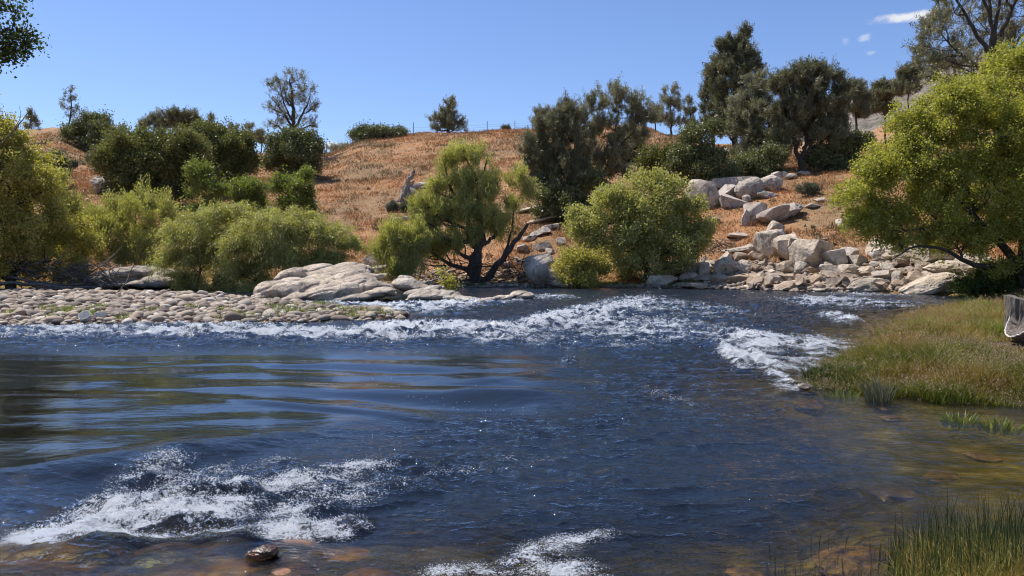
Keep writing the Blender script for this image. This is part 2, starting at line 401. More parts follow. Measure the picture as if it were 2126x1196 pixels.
M = {}
M['granite'] = rock_mat('granite', (.22, .19, .155), (.47, .405, .33), (.64, .57, .48), .8)
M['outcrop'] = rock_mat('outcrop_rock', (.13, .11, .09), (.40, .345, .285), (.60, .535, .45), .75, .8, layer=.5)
M['rubble'] = rock_mat('rubble_rock', (.20, .16, .125), (.36, .28, .21), (.56, .465, .37), .7, 2.0)
M['rubble_many'] = rock_mat('rubble_stones', (.20, .16, .125), (.38, .31, .25), (.52, .45, .38), .4, 2.0, tintattr=True)
def cobble_mat(name, use_attr):
    m, nt, out = new_mat(name); r = attr(nt, 'tint') if use_attr else N(nt, 'ShaderNodeObjectInfo').outputs['Random']
    c = ramp(nt, r, [(0, (.07, .05, .04)), (.2, (.18, .13, .095)), (.38, (.36, .265, .185)), (.54, (.20, .17, .135)), (.7, (.44, .34, .24)), (.86, (.28, .235, .185)), (1, (.64, .56, .45))])
    v = coord(nt); f = noise_node(nt, v, 14, 4, .7); c = mixc(nt, .5, c, ramp(nt, f, [(.3, (.6, .58, .56)), (.6, (1.1, 1.1, 1.1))]), 'MULTIPLY')
    sp = N(nt, 'ShaderNodeSeparateXYZ'); nt.links.new(wpos(nt), sp.inputs[0]); wf = maprange(nt, sp.outputs['Z'], .01, .07, 1, 0, True)
    c = mixc(nt, wf, c, mixc(nt, 1.0, c, (.38, .32, .27), 'MULTIPLY'))
    p = N(nt, 'ShaderNodeBsdfPrincipled'); nt.links.new(maprange(nt, wf, 0, 1, .8, .25), p.inputs['Roughness']); nt.links.new(c, p.inputs['Base Color'])
    nt.links.new(bump(nt, f, .3, .01), p.inputs['Normal']); nt.links.new(p.outputs[0], out.inputs['Surface']); return m
M['cobble'] = cobble_mat('cobble', False); M['cobble_many'] = cobble_mat('cobble_many', True)
M['bark'] = bark_mat('dark_bark', (.035, .027, .021), (.10, .08, .062)); M['bark_grey'] = bark_mat('grey_bark', (.07, .06, .05), (.19, .165, .14))
M['deadwood'] = bark_mat('dead_wood', (.10, .085, .07), (.50, .45, .39), 9)
L = {}
L['willow'] = leaf_mat('willow_leaf', [(0, (0.217, 0.217, 0.087)), (0.5, (0.395, 0.37, 0.142)), (1, (0.615, 0.561, 0.25))])
L['lime'] = leaf_mat('lime_leaf', [(0, (0.18, 0.184, 0.046)), (0.5, (0.357, 0.341, 0.078)), (1, (0.55, 0.499, 0.137))], .48)
L['gold'] = leaf_mat('golden_leaf', [(0, (0.194, 0.169, 0.044)), (0.5, (0.385, 0.332, 0.091)), (1, (0.631, 0.537, 0.202))], .45)
L['green'] = leaf_mat('green_leaf', [(0, (0.101, 0.127, 0.031)), (0.5, (0.188, 0.216, 0.059)), (1, (0.309, 0.323, 0.106))])
L['scrub'] = leaf_mat('scrub_leaf', [(0, (0.066, 0.075, 0.026)), (0.5, (0.153, 0.155, 0.052)), (1, (0.279, 0.263, 0.099))], .3)
L['oak'] = leaf_mat('oak_leaf', [(0, (0.066, 0.083, 0.037)), (0.5, (0.146, 0.157, 0.066)), (1, (0.293, 0.286, 0.135))], .22)
L['pine'] = leaf_mat('pine_needle', [(0, (0.115, 0.114, 0.065)), (0.5, (0.23, 0.22, 0.13)), (1, (0.406, 0.37, 0.239))], .28, (1.1, 1.15, .8))
L['darkpine'] = leaf_mat('dark_pine_needle', [(0, (0.077, 0.083, 0.044)), (0.5, (0.175, 0.169, 0.095)), (1, (0.315, 0.29, 0.18))], .25, (1.1, 1.15, .7))
L['sage'] = leaf_mat('sage_leaf', [(0, (.09, .10, .06)), (.5, (.15, .155, .10)), (1, (.24, .24, .17))], .25, (1, 1, .8))
L['broad'] = leaf_mat('broad_leaf', [(0, (0.036, 0.056, 0.011)), (0.5, (0.068, 0.096, 0.018)), (1, (0.126, 0.152, 0.032))], .4)
L['twig'] = leaf_mat('bare_twig', [(0, (.06, .05, .042)), (.5, (.12, .10, .085)), (1, (.2, .17, .145))], .1, (1, 1, 1))
L['dry'] = leaf_mat('dry_grass', [(0, (0.14, 0.103, 0.053)), (0.2, (0.218, 0.132, 0.063)), (0.4, (0.326, 0.156, 0.063)), (0.58, (0.412, 0.201, 0.078)), (0.78, (0.28, 0.117, 0.053)), (1, (0.467, 0.269, 0.132))], .3, (1, .95, .8), .8)
L['marsh'] = leaf_mat('marsh_grass', [(0, (0.091, 0.121, 0.014)), (0.22, (0.204, 0.211, 0.032)), (0.45, (0.245, 0.17, 0.04)), (0.7, (0.366, 0.251, 0.072)), (0.9, (0.427, 0.341, 0.122)), (1, (0.224, 0.278, 0.043))], .35, (1.1, 1.05, .6), .6)
L['seed'] = leaf_mat('grass_seed', [(0, (0.363, 0.24, 0.14)), (1, (0.572, 0.42, 0.29))], .3, (1, .9, .7), .8)
L['reed'] = leaf_mat('reed', [(0, (.03, .045, .018)), (.5, (.06, .085, .028)), (1, (.16, .19, .055))], .2, (1, 1.1, .6), .5)
L['brush'] = leaf_mat('brush_leaf', [(0, (0.095, 0.088, 0.036)), (0.35, (0.19, 0.145, 0.072)), (0.6, (0.266, 0.194, 0.122)), (0.8, (0.285, 0.121, 0.058)), (1, (0.399, 0.21, 0.094))], .2, (1, 1, .8))
print('TIME1', __import__('time').process_time())
# ------------------------------------------------------------------ the ground: one sheet to the horizon
def ground_mat():
    m, nt, out = new_mat('ground'); pos = wpos(nt)
    big = noise_node(nt, pos, .09, 5, .6, .5); mid = noise_node(nt, pos, .55, 6, .65, .6, loc=(7, 3, 0)); fine = noise_node(nt, pos, 5.5, 5, .75)
    c = ramp(nt, mid, [(.30, (.21, .145, .08)), (.42, (.36, .195, .095)), (.52, (.45, .24, .115)), (.62, (.33, .17, .085)), (.75, (.50, .31, .17))])
    c = mixc(nt, maprange(nt, big, .46, .60, 0, .65, True), c, (.24, .175, .10))
    pale = noise_node(nt, pos, .28, 6, .7, .4, loc=(1, 9, 2)); c = mixc(nt, maprange(nt, pale, .56, .66, 0, .7, True), c, (.52, .34, .21))
    c = mixc(nt, .8, c, ramp(nt, fine, [(.3, (.5, .47, .45)), (.55, (1, 1, 1)), (.75, (1.25, 1.2, 1.1))]), 'MULTIPLY')
    mud_gap_shade = attr(nt, 'mud_gap_shade')
    bedn = noise_node(nt, pos, 2.3, 5, .6, .3); bc = ramp(nt, bedn, [(.3, (.08, .06, .02)), (.5, (.22, .165, .05)), (.65, (.42, .32, .095)), (.8, (.54, .42, .17))])
    vo = N(nt, 'ShaderNodeTexVoronoi'); vo.inputs['Scale'].default_value = 3.2; nt.links.new(pos, vo.inputs['Vector'])
    bc = mixc(nt, .6, bc, ramp(nt, vo.outputs['Distance'], [(.1, (1.3, 1.2, 1.05)), (.6, (.45, .42, .4))]), 'MULTIPLY')
    c = mixc(nt, mud_gap_shade, c, bc); c = mixc(nt, maprange(nt, attr(nt, 'silt'), 0, 1, 0, .8), c, (.055, .045, .032))
    p = N(nt, 'ShaderNodeBsdfPrincipled'); p.inputs['Roughness'].default_value = .95; p.inputs['Specular IOR Level'].default_value = .15
    nt.links.new(c, p.inputs['Base Color']); h = math_(nt, 'ADD', mid, math_(nt, 'MULTIPLY', fine, .35))
    nt.links.new(bump(nt, h, .8, .25), p.inputs['Normal']); nt.links.new(p.outputs[0], out.inputs['Surface']); return m
def grid_faces(nr, nc):
    i = np.arange(nr * nc).reshape(nr, nc)
    return np.stack([i[:-1, :-1], i[:-1, 1:], i[1:, 1:], i[1:, :-1]], -1).reshape(-1, 4)
ys = np.concatenate([np.linspace(-12, 2, 15)[:-1], np.linspace(2, 34, 170)[:-1], np.linspace(34, 60, 200)[:-1], np.exp(np.linspace(math.log(60), math.log(200), 170))[:-1], np.exp(np.linspace(math.log(200), math.log(9000), 30))])
ss = np.concatenate([np.linspace(-3, -.9, 30)[:-1], np.linspace(-.9, .9, 620), np.linspace(.9, 3, 30)[1:]])
SS, YY = np.meshgrid(ss, ys); XX = SS * (YY + 14)
ZZ = T(XX, YY)
BARX = poly_sd(XX, YY, BAR); silt = np.maximum(np.maximum(sstep(-.35, .0, poly_sd(XX, YY, SPIT)), .5 * sstep(-.3, .1, BARX)), (YY < 7.2) * (YY > 4.9) * .9 * sstep(2.0, 1.2, XX))
PXX = CX + F * XX / np.maximum(YY, 8); DD = YY - np.interp(PXX, *SHORE)
mud_gap_shade = np.maximum(1 - sstep(-.02, .12, ZZ), .75 * (1 - sstep(2.5, 4.5, DD + .8 * fbm2(XX * .5, YY * .5, 3, 77.))) * (DD > 0) * (YY > 30))  # far-bank strip takes bed colour, painting in the shade between rubble stones
mud_gap_shade = np.maximum(mud_gap_shade, sstep(-.6, -.2, poly_sd(XX, YY, SPIT)) * .7)
ground = link('ground', mesh_from('ground', np.stack([XX, YY, ZZ], -1).reshape(-1, 3), grid_faces(*XX.shape), ground_mat(), True, {'mud_gap_shade': ('POINT', mud_gap_shade.ravel()), 'silt': ('POINT', silt.ravel())}))
tag(ground, 'orange-brown dry slopes and river bed reaching back to the skyline', 'ground', kind='structure')

# far granite mountain beyond the pines
def mountain():
    a = np.linspace(1600, 2700, 160); r = np.linspace(0, 1, 60)
    top = np.interp(a, [1600, 1700, 1790, 1850, 1885, 1940, 2050, 2300, 2700], [262, 240, 190, 162, 152, 130, 105, 90, 110])
    A, R = np.meshgrid(a, r); Yd = 620 + 260 * R
    tz = np.array([P(px, t, 880)[2] for px, t in zip(a, top)])
    z = 30 + (tz[None, :] - 30) * R ** .85
    x = (A - CX) / F * Yd
    z = z + (fbm2(x * .02, Yd * .02, 5, 3.) * 12 + 5 * np.abs(fbm2(x * .07, Yd * .07, 3, 8.))) * np.minimum(1, 1.6 * (1.05 - R)) * np.minimum(1, R * 4)
    back = np.stack([x[-1], Yd[-1] + 250, z[-1] * 0 + 20], -1)
    v = np.concatenate([np.stack([x, Yd, z], -1).reshape(-1, 3), back]); nr = 61
    m, nt, out = new_mat('mountain'); pos = wpos(nt); f = noise_node(nt, pos, .05, 8, .75, .3); g = noise_node(nt, pos, .16, 6, .8)
    c = ramp(nt, f, [(.36, (.14, .13, .10)), (.46, (.26, .21, .16)), (.60, (.40, .33, .27))])
    c = mixc(nt, maprange(nt, g, .52, .58, 0, .85), c, (.09, .10, .07))
    p = N(nt, 'ShaderNodeBsdfPrincipled'); p.inputs['Roughness'].default_value = 1; nt.links.new(c, p.inputs['Base Color']); nt.links.new(bump(nt, g, 1, 4), p.inputs['Normal'])
    nt.links.new(p.outputs[0], out.inputs['Surface'])
    return tag(link('mountain', mesh_from('mountain', v, grid_faces(nr, len(a)), m, True)), 'rocky mountain far behind the pines at the right', 'mountain', kind='structure')
mountain()

# ------------------------------------------------------------------ the river surface
def blob(px, py, cx, cy, rx, ry, ang=0.0):
    a = radians(ang); dx = px - cx; dy = py - cy
    u = (dx * cos(a) + dy * sin(a)) / rx; v = (-dx * sin(a) + dy * cos(a)) / ry
    return np.exp(-(u * u + v * v) ** 1.5)
FOAM = [  # centre x, y, half sizes in the photo, tilt, strength
 (150, 692, 200, 13, 0, .62), (430, 690, 240, 15, 0, .80), (640, 695, 140, 13, 2, .7), (850, 690, 150, 16, -3, 1.1), (980, 688, 110, 14, 0, .95), (1130, 672, 130, 18, -14, .75),
 (1250, 655, 130, 26, -14, .72), (1330, 690, 150, 34, 0, .5), (1150, 712, 100, 12, 4, .4), (1400, 640, 160, 18, 5, .42), (1040, 705, 60, 8, -5, .6),
 (700, 636, 110, 6, 3, .75), (850, 640, 120, 8, 0, .95), (960, 632, 90, 6, -2, .95), (1060, 624, 50, 6, -4, .6), (920, 652, 80, 4, 0, .4),
 (1150, 618, 50, 6, 0, .55), (700, 668, 60, 5, 0, .35),
 (1540, 703, 55, 14, -5, .85), (1600, 716, 150, 14, 8, .8), (1700, 722, 110, 24, 4, .55), (1530, 745, 45, 16, 30, .9), (1600, 768, 66, 17, 38, .95), (1640, 800, 46, 12, 0, .75), (1640, 745, 110, 18, 10, .5), (1745, 662, 45, 11, 10, .7),
 (1660, 770, 90, 24, 10, .5), (1740, 630, 130, 13, 3, .5), (1850, 634, 90, 8, 2, .35), (1800, 612, 120, 5, 2, .35),
 (1180, 748, 18, 10, 0, .5), (1230, 800, 40, 6, 0, .2), (1400, 830, 90, 14, 20, .22), (1480, 690, 100, 20, 0, .3),
 (110, 1100, 130, 40, -24, 1.0), (620, 1060, 150, 30, -12, .6), (200, 1060, 120, 40, -30, .7), (270, 1090, 170, 50, -14, 1.0), (420, 1070, 150, 45, -8, .85), (330, 1130, 260, 26, -3, 1.0), (260, 1020, 150, 36, -24, .62), (520, 1030, 150, 30, -14, .65),
 (690, 990, 130, 24, -10, .55), (600, 1110, 140, 24, -4, .8), (720, 1100, 60, 24, -10, .7), (800, 1010, 130, 16, -8, .25), (960, 980, 160, 12, -12, .22), (1120, 960, 130, 10, -14, .18), (450, 985, 160, 16, -12, .42), (380, 1000, 120, 22, -24, .5),
 (1000, 1185, 150, 14, -3, .6), (1120, 1160, 90, 22, -18, .6), (1200, 1120, 110, 14, -6, .42), (1170, 1190, 100, 20, 0, .62), (850, 1190, 80, 8, 0, .4),
 (930, 1135, 100, 10, 0, .12),
]
CHOP = [(600, 690, 900, 34, 0, 1.0), (1250, 670, 320, 55, -6, 1.1), (1640, 745, 230, 85, 8, 1.1), (1750, 632, 260, 26, 0, .8), (850, 636, 320, 16, 0, .8),
        (300, 1085, 420, 80, -12, 1.3), (760, 1010, 430, 60, -10, .8), (1080, 1150, 260, 60, 0, .8), (1100, 900, 420, 60, -5, .45), (1400, 800, 300, 80, 0, .42), (-400, 700, 700, 40, 0, .9), (1450, 640, 300, 30, 0, .7), (650, 1190, 500, 40, 0, .4)]
wy_ = np.concatenate([np.linspace(1420, 1206, 60)[:-1], np.linspace(1206, 640, 900)[:-1], np.linspace(640, 578, 130)])
wYv = np.array([G(CX, p)[1] for p in wy_])
wX = np.concatenate([np.linspace(-4500, -200, 90)[:-1], np.linspace(-200, 2330, 1265), np.linspace(2330, 6000, 90)[1:]])
WX, WY = np.meshgrid((wX - CX) / F, wYv); WX = WX * (WY + 0.0)
PX, PY = proj(WX, WY, 0 * WX)
def river():
    x, y = WX, WY
    fo = np.zeros_like(x); ch = np.zeros_like(x)
    for a in FOAM: fo = np.maximum(fo, a[5] * blob(PX, PY, *a[:5])) + .25 * a[5] * blob(PX, PY, *a[:5])
    for a in CHOP: ch = np.maximum(ch, a[5] * blob(PX, PY, *a[:5]))
    near_ = 1 - .58 * sstep(840, 960, PY + .10 * (PX - 1000)) * sstep(850, 1150, PX)
    ch = np.maximum(ch * (.35 + .65 * near_), .19 + .48 * near_ * sstep(700, 1100, PX) * (.75 + .8 * fbm2(x * .6, y * .9, 2, 46.))); ch = np.maximum(ch, np.minimum(fo, 1) * .9)
    low_ = np.interp(PX, [-3000, -500, 0, 300, 600, 1000, 1300], [1200, 1100, 1015, 962, 912, 872, 850])
    calm = (1 - sstep(1080, 1380, PX)) * sstep(704, 738, PY) * (1 - sstep(low_ - 25, low_ + 20, PY)); shelf = blob(PX, PY, 2100, 980, 420, 130, 12)
    ch = ch * (1 - .8 * shelf) * (1 - .93 * calm)
    wx = x + .5 * fbm2(x * .35, y * .35, 3, 1.); wy = y + .4 * fbm2(x * .35, y * .35, 3, 2.)
    z = (.020 + .016 * calm) * noise2(wx * .28, wy * .8, 3.) + .009 * calm * noise2(wx * .6, wy * 1.9, 4.)                                   # long swell
    # standing glassy waves left of centre
    sw = blob(PX, PY, 820, 800, 520, 75, 2) + .5 * blob(PX, PY, 250, 800, 480, 80, 0)
    z += sw * .055 * noise2(wx * .30, wy * .9, 6.) + sw * .016 * noise2(wx * .8, wy * 2.3, 9.)
    z += .10 * blob(PX, PY, 1060, 822, 120, 14, 2) - .10 * blob(PX, PY, 900, 838, 170, 18, 5) + .045 * blob(PX, PY, 1120, 775, 150, 9, -8) + .04 * blob(PX, PY, 700, 858, 260, 8, 6)
    ph = 2 * pi * (wy * .62 + .10 * wx) ; z += blob(PX, PY, 880, 795, 380, 62, 3) * .036 * np.sin(ph) + blob(PX, PY, 300, 800, 420, 60, 0) * .012 * np.sin(ph * .8 + 1)
    z += calm * .020 * (13 - y)
    # lip where the current drops, lower left
    z += .06 * blob(PX, PY, 330, 955, 330, 15, -9) - .10 * blob(PX, PY, 220, 1040, 320, 45, -16)
    # chop: sharp crests, elongated across the flow
    r1 = 1 - np.abs(noise2(wx * 1.5, wy * 2.6, 11.)) * 2.2; r2 = 1 - np.abs(noise2(wx * 3.6, wy * 5.6, 13.)) * 2.2; r3 = 1 - np.abs(noise2(wx * 8.5, wy * 12., 15.)) * 2.2
    z += ch * (.090 * r1 * np.abs(r1) + .046 * r2 + .011 * r3) - ch * .045
    z += .028 * sstep(850, 1200, PX) * near_ * sstep(620, 680, PY) * noise2(wx * .75 + .3 * wy, wy * 1.5, 12.) + .012 * (1 - near_) * noise2(wx * 1.1 - .5 * wy, wy * 1.6, 14.)
    # big breaking wave shapes in the rapids
    br = np.clip(fo, 0, 1)
    cr = np.clip(1 - np.abs(noise2(wx * 1.0 + .4 * wy, wy * 2.1, 17.)) * 2.6, -.4, 1)
    z += br * ((.09 + .09 * sstep(900, 720, PY)) * cr * np.abs(cr) + .030 * fbm2(x * 6, y * 6, 3, 19.) + .018 * fbm2(x * 15, y * 12, 3, 20.))
    z += .004 * fbm2(wx * 5, wy * 11, 3, 23.) * (1 - .85 * calm)
    # water pouring over the rock shelf in the near left corner
    sh = sstep(905, 800, PX) * sstep(1118 + .03 * np.abs(PX - 420), 1136 + .05 * np.abs(PX - 420), PY)
    z += sh * (.115 + .020 * fbm2(x * 2.2, y * 2.2, 3, 29.)) + sh * .03 * blob(PX, PY, 545, 1140, 50, 16) + sh * .03 * blob(PX, PY, 720, 1160, 60, 14)
    fo = fo * (1 - sh)
    # upstream tongues around the outcrop
    bedz = T(x, y)
    shore_d = sstep(0, .35, -bedz)
    z = z * (.25 + .75 * shore_d)
    # foam streak texture
    t = fbm2(wx * 1.1, wy * 2.6, 5, 33., .62); t2 = fbm2(x * 4, y * 6.5, 4, 35., .65)
    crest = sstep(-.02, .10, z)
    nr = sstep(850, 950, PY); foam = fo * (.52 + .50 * cr * (1 - .5 * nr) + 1.7 * t * (1 - .45 * nr) + 1.1 * t2 + .26 * nr) + .22 * ch * crest * np.clip(t2 + .2, 0, 1) * (fo > .05)
    spark = np.clip(np.maximum(ch * 1.0, fo * 1.2), 0, 1.3)
    depth = .12 + .88 * sstep(.17, .50, -bedz + .05 * fbm2(x, y, 2, 44.)); depth = depth * (1 - sh) + .12 * sh
    return z, foam, spark, depth
WZ, WF, WS, WD = river()
def water_mat():
    m, nt, out = new_mat('river_water'); pos = wpos(nt)
    sp = attr(nt, 'chop'); fo = attr(nt, 'foam'); dp = attr(nt, 'depth')
    n1 = noise_node(nt, pos, 4.5, 4, .6, .5, sc=(1, 1.9, 1)); n2 = noise_node(nt, pos, 24, 3, .65, .3, sc=(1, 1.5, 1))
    n0 = noise_node(nt, pos, 1.6, 3, .5, .6, sc=(1, 2.6, 1))
    h = math_(nt, 'ADD', math_(nt, 'MULTIPLY', n1, math_(nt, 'ADD', math_(nt, 'MULTIPLY', sp, .16), .0004)),
              math_(nt, 'MULTIPLY', n2, math_(nt, 'ADD', math_(nt, 'MULTIPLY', sp, .017), .0003)))
    h = math_(nt, 'ADD', h, math_(nt, 'MULTIPLY', n0, .0028))
    nrm = bump(nt, h, 1.0, 1.0)
    fr = N(nt, 'ShaderNodeFresnel'); fr.inputs['IOR'].default_value = 1.48; nt.links.new(nrm, fr.inputs['Normal'])
    gl = N(nt, 'ShaderNodeBsdfGlossy'); gl.inputs['Color'].default_value = (1, 1, 1, 1); nt.links.new(nrm, gl.inputs['Normal'])
    nt.links.new(maprange(nt, sp, 0, 1, .010, .035), gl.inputs['Roughness'])
    tr = N(nt, 'ShaderNodeBsdfTransparent'); tr.inputs['Color'].default_value = (.72, .70, .40, 1)
    df = N(nt, 'ShaderNodeBsdfDiffuse'); df.inputs['Color'].default_value = (.011, .017, .026, 1)
    und = N(nt, 'ShaderNodeMixShader'); nt.links.new(dp, und.inputs[0]); nt.links.new(tr.outputs[0], und.inputs[1]); nt.links.new(df.outputs[0], und.inputs[2])
    w = N(nt, 'ShaderNodeMixShader'); nt.links.new(fr.outputs[0], w.inputs[0]); nt.links.new(und.outputs[0], w.inputs[1]); nt.links.new(gl.outputs[0], w.inputs[2])
    fn = noise_node(nt, pos, 48, 3, .75); fn2 = noise_node(nt, pos, 9, 4, .7, 1.2, sc=(1, 1.8, 1))
    ff = math_(nt, 'ADD', fo, math_(nt, 'ADD', maprange(nt, fn, .28, .72, -.8, .8), maprange(nt, fn2, .3, .7, -.45, .45)))
    ff = math_(nt, 'MULTIPLY', maprange(nt, ff, .54, 1.1, 0, .90, True), maprange(nt, fo, .04, .32, 0, 1, True))
    fd = N(nt, 'ShaderNodeBsdfPrincipled'); fd.inputs['Base Color'].default_value = (.88, .90, .92, 1); fd.inputs['Roughness'].default_value = .30
    fb = bump(nt, math_(nt, 'ADD', math_(nt, 'MULTIPLY', fn, .05), math_(nt, 'MULTIPLY', fn2, .10)), 1.0, 1.0); nt.links.new(fb, fd.inputs['Normal'])
    a = N(nt, 'ShaderNodeMixShader'); nt.links.new(ff, a.inputs[0]); nt.links.new(w.outputs[0], a.inputs[1]); nt.links.new(fd.outputs[0], a.inputs[2])
    nt.links.new(a.outputs[0], out.inputs['Surface']); return m
water = link('river_water', mesh_from('river_water', np.stack([WX, WY, WZ], -1).reshape(-1, 3), grid_faces(*WX.shape), water_mat(), True,
      {'foam': ('POINT', WF.ravel()), 'chop': ('POINT', WS.ravel()), 'depth': ('POINT', WD.ravel())}))
tag(water, 'dark blue river with white rapids and a glassy pool', 'river', kind='structure')

# thrown spray and floating bubbles, plus white specks standing in for sun glints
def spray():
    r = np.random.default_rng(3); f = WF.ravel(); ok = np.nonzero((PX.ravel() > -150) & (PX.ravel() < 2300) & (PY.ravel() > 600) & ((f > .4) | (WS.ravel() > .6)))[0]
    w_ = np.clip(f[ok], 0, 1) ** 2 + .05 * np.clip(WS.ravel()[ok] - .6, 0, 1) * (fbm2(WX.ravel()[ok] * .9, WY.ravel()[ok] * 1.8, 3, 90.) > .12); n = 62000; i = r.choice(ok, n, p=w_ / w_.sum()); p = np.stack([WX.ravel()[i], WY.ravel()[i], WZ.ravel()[i]], -1) + r.normal(size=(n, 3)) * [.03, .03, 0]
    p[:, 2] += r.exponential(.010, n) * np.clip(f[i], 0, 1.3); s = r.uniform(.3, 1, n) ** 1.5 * .00062 * p[:, 1] ** .95 * (1 + .9 * sstep(12, 22, p[:, 1])) + .0006
    # lone bubbles on the glassy water and glitter specks along the current seams
    k = 260; q = np.array([G(a, b) for a, b in zip(r.uniform(0, 1300, k), r.normal(845, 34, k))]); q[:, 2] = .012
    p = np.concatenate([p, q]); s = np.concatenate([s, np.full(k, .006)])
    o = np.array([[1, 0, 0], [-1, 0, 0], [0, 1, 0], [0, -1, 0], [0, 0, 1], [0, 0, -1]], float)
    fc = np.array([[0, 2, 4], [2, 1, 4], [1, 3, 4], [3, 0, 4], [2, 0, 5], [1, 2, 5], [3, 1, 5], [0, 3, 5]])
    v = p[:, None, :] + o[None] * s[:, None, None]; fcs = (fc[None] + 6 * np.arange(len(p))[:, None, None]).reshape(-1, 3)
    m, nt, out = new_mat('spray'); b = N(nt, 'ShaderNodeBsdfPrincipled'); b.inputs['Base Color'].default_value = (.85, .88, .9, 1); b.inputs['Roughness'].default_value = .2
    nt.links.new(b.outputs[0], out.inputs['Surface'])
    tag(link('river_spray_glints', mesh_from('river_spray_glints', v.reshape(-1, 3), fcs, m, True)), 'white spray and bubbles of the rapids, with specks standing in for sun glints', 'spray', kind='stuff')
spray()

# ------------------------------------------------------------------ rocks
def rock_shape(level, seed, cuts=9, cut=(.55, .92), rough=.10, sq=(1, 1, 1), smoothness=0.0, box=0.0):
    r = np.random.default_rng(seed); d, f = ICO[level]; v = d.copy()
    if box:
        q = np.max(np.abs(v) ** 1.0, axis=1, keepdims=True); v = v * (1 - box) + (v / q) * box * .82
    nrm = unit(r.normal(size=(cuts, 3)))
    for n in nrm:
        h = r.uniform(*cut); dd = v @ n; ex = np.maximum(0, dd - h); v = v - n * (ex * (1 - smoothness))[:, None]
    off = r.uniform(-50, 50, 3)
    v = v * (1 + rough * fbm3(d * 1.7 + off, 4, .55)[:, None] + rough * .35 * fbm3(d * 6 + off, 3, .6)[:, None])
    return v * np.array(sq), f
def place_rock(name, v, f, pos, size, rot, mat, label, cat='boulder', group=None, sink=.25):
    """size = full extents; the rock sits on pos (its base), sunk a little into the ground"""
    ext = v.max(0) - v.min(0); v = (v - (v.max(0) + v.min(0)) / 2) / ext * np.array(size)
    cx, sx = cos(rot), sin(rot); R = np.array([[cx, -sx, 0], [sx, cx, 0], [0, 0, 1]]); v = v @ R.T
    me = mesh_from(name, v, f, mat, True); me.set_sharp_from_angle(angle=radians(24)); o = link(name, me); o.location = (pos[0], pos[1], pos[2] + size[2] * (.5 - sink))
    return tag(o, label, cat, group)
def boulder(px, py, w, h, label, seed, kind='granite', name='boulder', style='cut', depth=1.0, Y=None, dY=0, tilt=0, sink=.2, rot=None, group=None, roll=0):
    """a rock whose visible base is at photo pixel (px,py) and that shows w by h pixels"""
    b = hit(px, py) if Y is None else P(px, py, Y)
    g_ = (1.36 if py < 560 else 1.2) if px > 1470 else 1.08; w = w * g_; h = h * g_
    Yb = b[1] + dY; k = Yb / F; W = w * k; H = h * k / (1 - sink)
    st = dict(cut=dict(cuts=11, cut=(.30, .72), rough=.045), round=dict(cuts=6, cut=(.62, .9), rough=.10), block=dict(cuts=12, cut=(.86, 1.12), rough=.075, box=.9),
              slab=dict(cuts=10, cut=(.55, .9), rough=.05, box=.8), worn=dict(cuts=8, cut=(.5, .85), rough=.12, smoothness=.2))[style]
    lv = 5 if w > 34 else 4
    v, f = rock_shape(lv, seed, **st)
    if roll:
        a = radians(roll); Rm = np.array([[cos(a), 0, sin(a)], [0, 1, 0], [-sin(a), 0, cos(a)]]); v = v / (v.max(0) - v.min(0)) * [W * 1.05, W * depth, H * .8]; v = v @ Rm.T
    zb = T1(b[0], Yb + W * depth * .3) if Y is None else b[2]
    zb = min(b[2], zb) if Y is None else zb
    base = (P(px, py, Yb)[0], Yb + W * depth * .35, P(px, py, Yb)[2])
    return place_rock(name, v, f, base, (W, W * depth, H), 0 if rot is None else rot, M[kind], label, group=group, sink=sink)
print('TIME2', __import__('time').process_time())
# ------------------------------------------------------------------ plants
def quads(c, ax, L_, W_, rng, droop=None):
    """leaf quads (kites): centres c, long axes ax, lengths, widths"""
    n = len(c); a, b = rot_to(ax); th = rng.uniform(0, pi, n)[:, None]; s = a * np.cos(th) + b * np.sin(th)
    L_ = np.broadcast_to(L_, n)[:, None]; W_ = np.broadcast_to(W_, n)[:, None]
    v = np.stack([c - ax * L_ * .5, c + s * W_ * .5 + ax * L_ * .05, c + ax * L_ * .5, c - s * W_ * .5 + ax * L_ * .05], 1)
    return v.reshape(-1, 3), np.arange(4 * n).reshape(n, 4)
STY = {  # leaf len, width (m at 45 m), leaves per tip, spray length, scatter, tip up-bias, droop, leaf angle spread, shell power
 'willow': dict(l=.15, w=.038, per=26, sl=.75, sc=.10, up=.55, droop=.55, spread=.45, shell=.42),
 'weep':   dict(l=.15, w=.034, per=26, sl=.85, sc=.10, up=.35, droop=1.0, spread=.35, shell=.45),
 'upright':dict(l=.16, w=.034, per=26, sl=.9, sc=.09, up=1.5, droop=.12, spread=.3, shell=.45),
 'leafy':  dict(l=.11, w=.070, per=24, sl=.45, sc=.17, up=.5, droop=.25, spread=1.2, shell=.45),
 'oak':    dict(l=.12, w=.085, per=26, sl=.35, sc=.20, up=.6, droop=.1, spread=2.0, shell=.5),
 'pine':   dict(l=.28, w=.036, per=20, sl=.65, sc=.085, up=.9, droop=.0, spread=.75, shell=.6),
 'sage':   dict(l=.12, w=.04, per=20, sl=.3, sc=.06, up=1.4, droop=0, spread=.5, shell=.5),
}
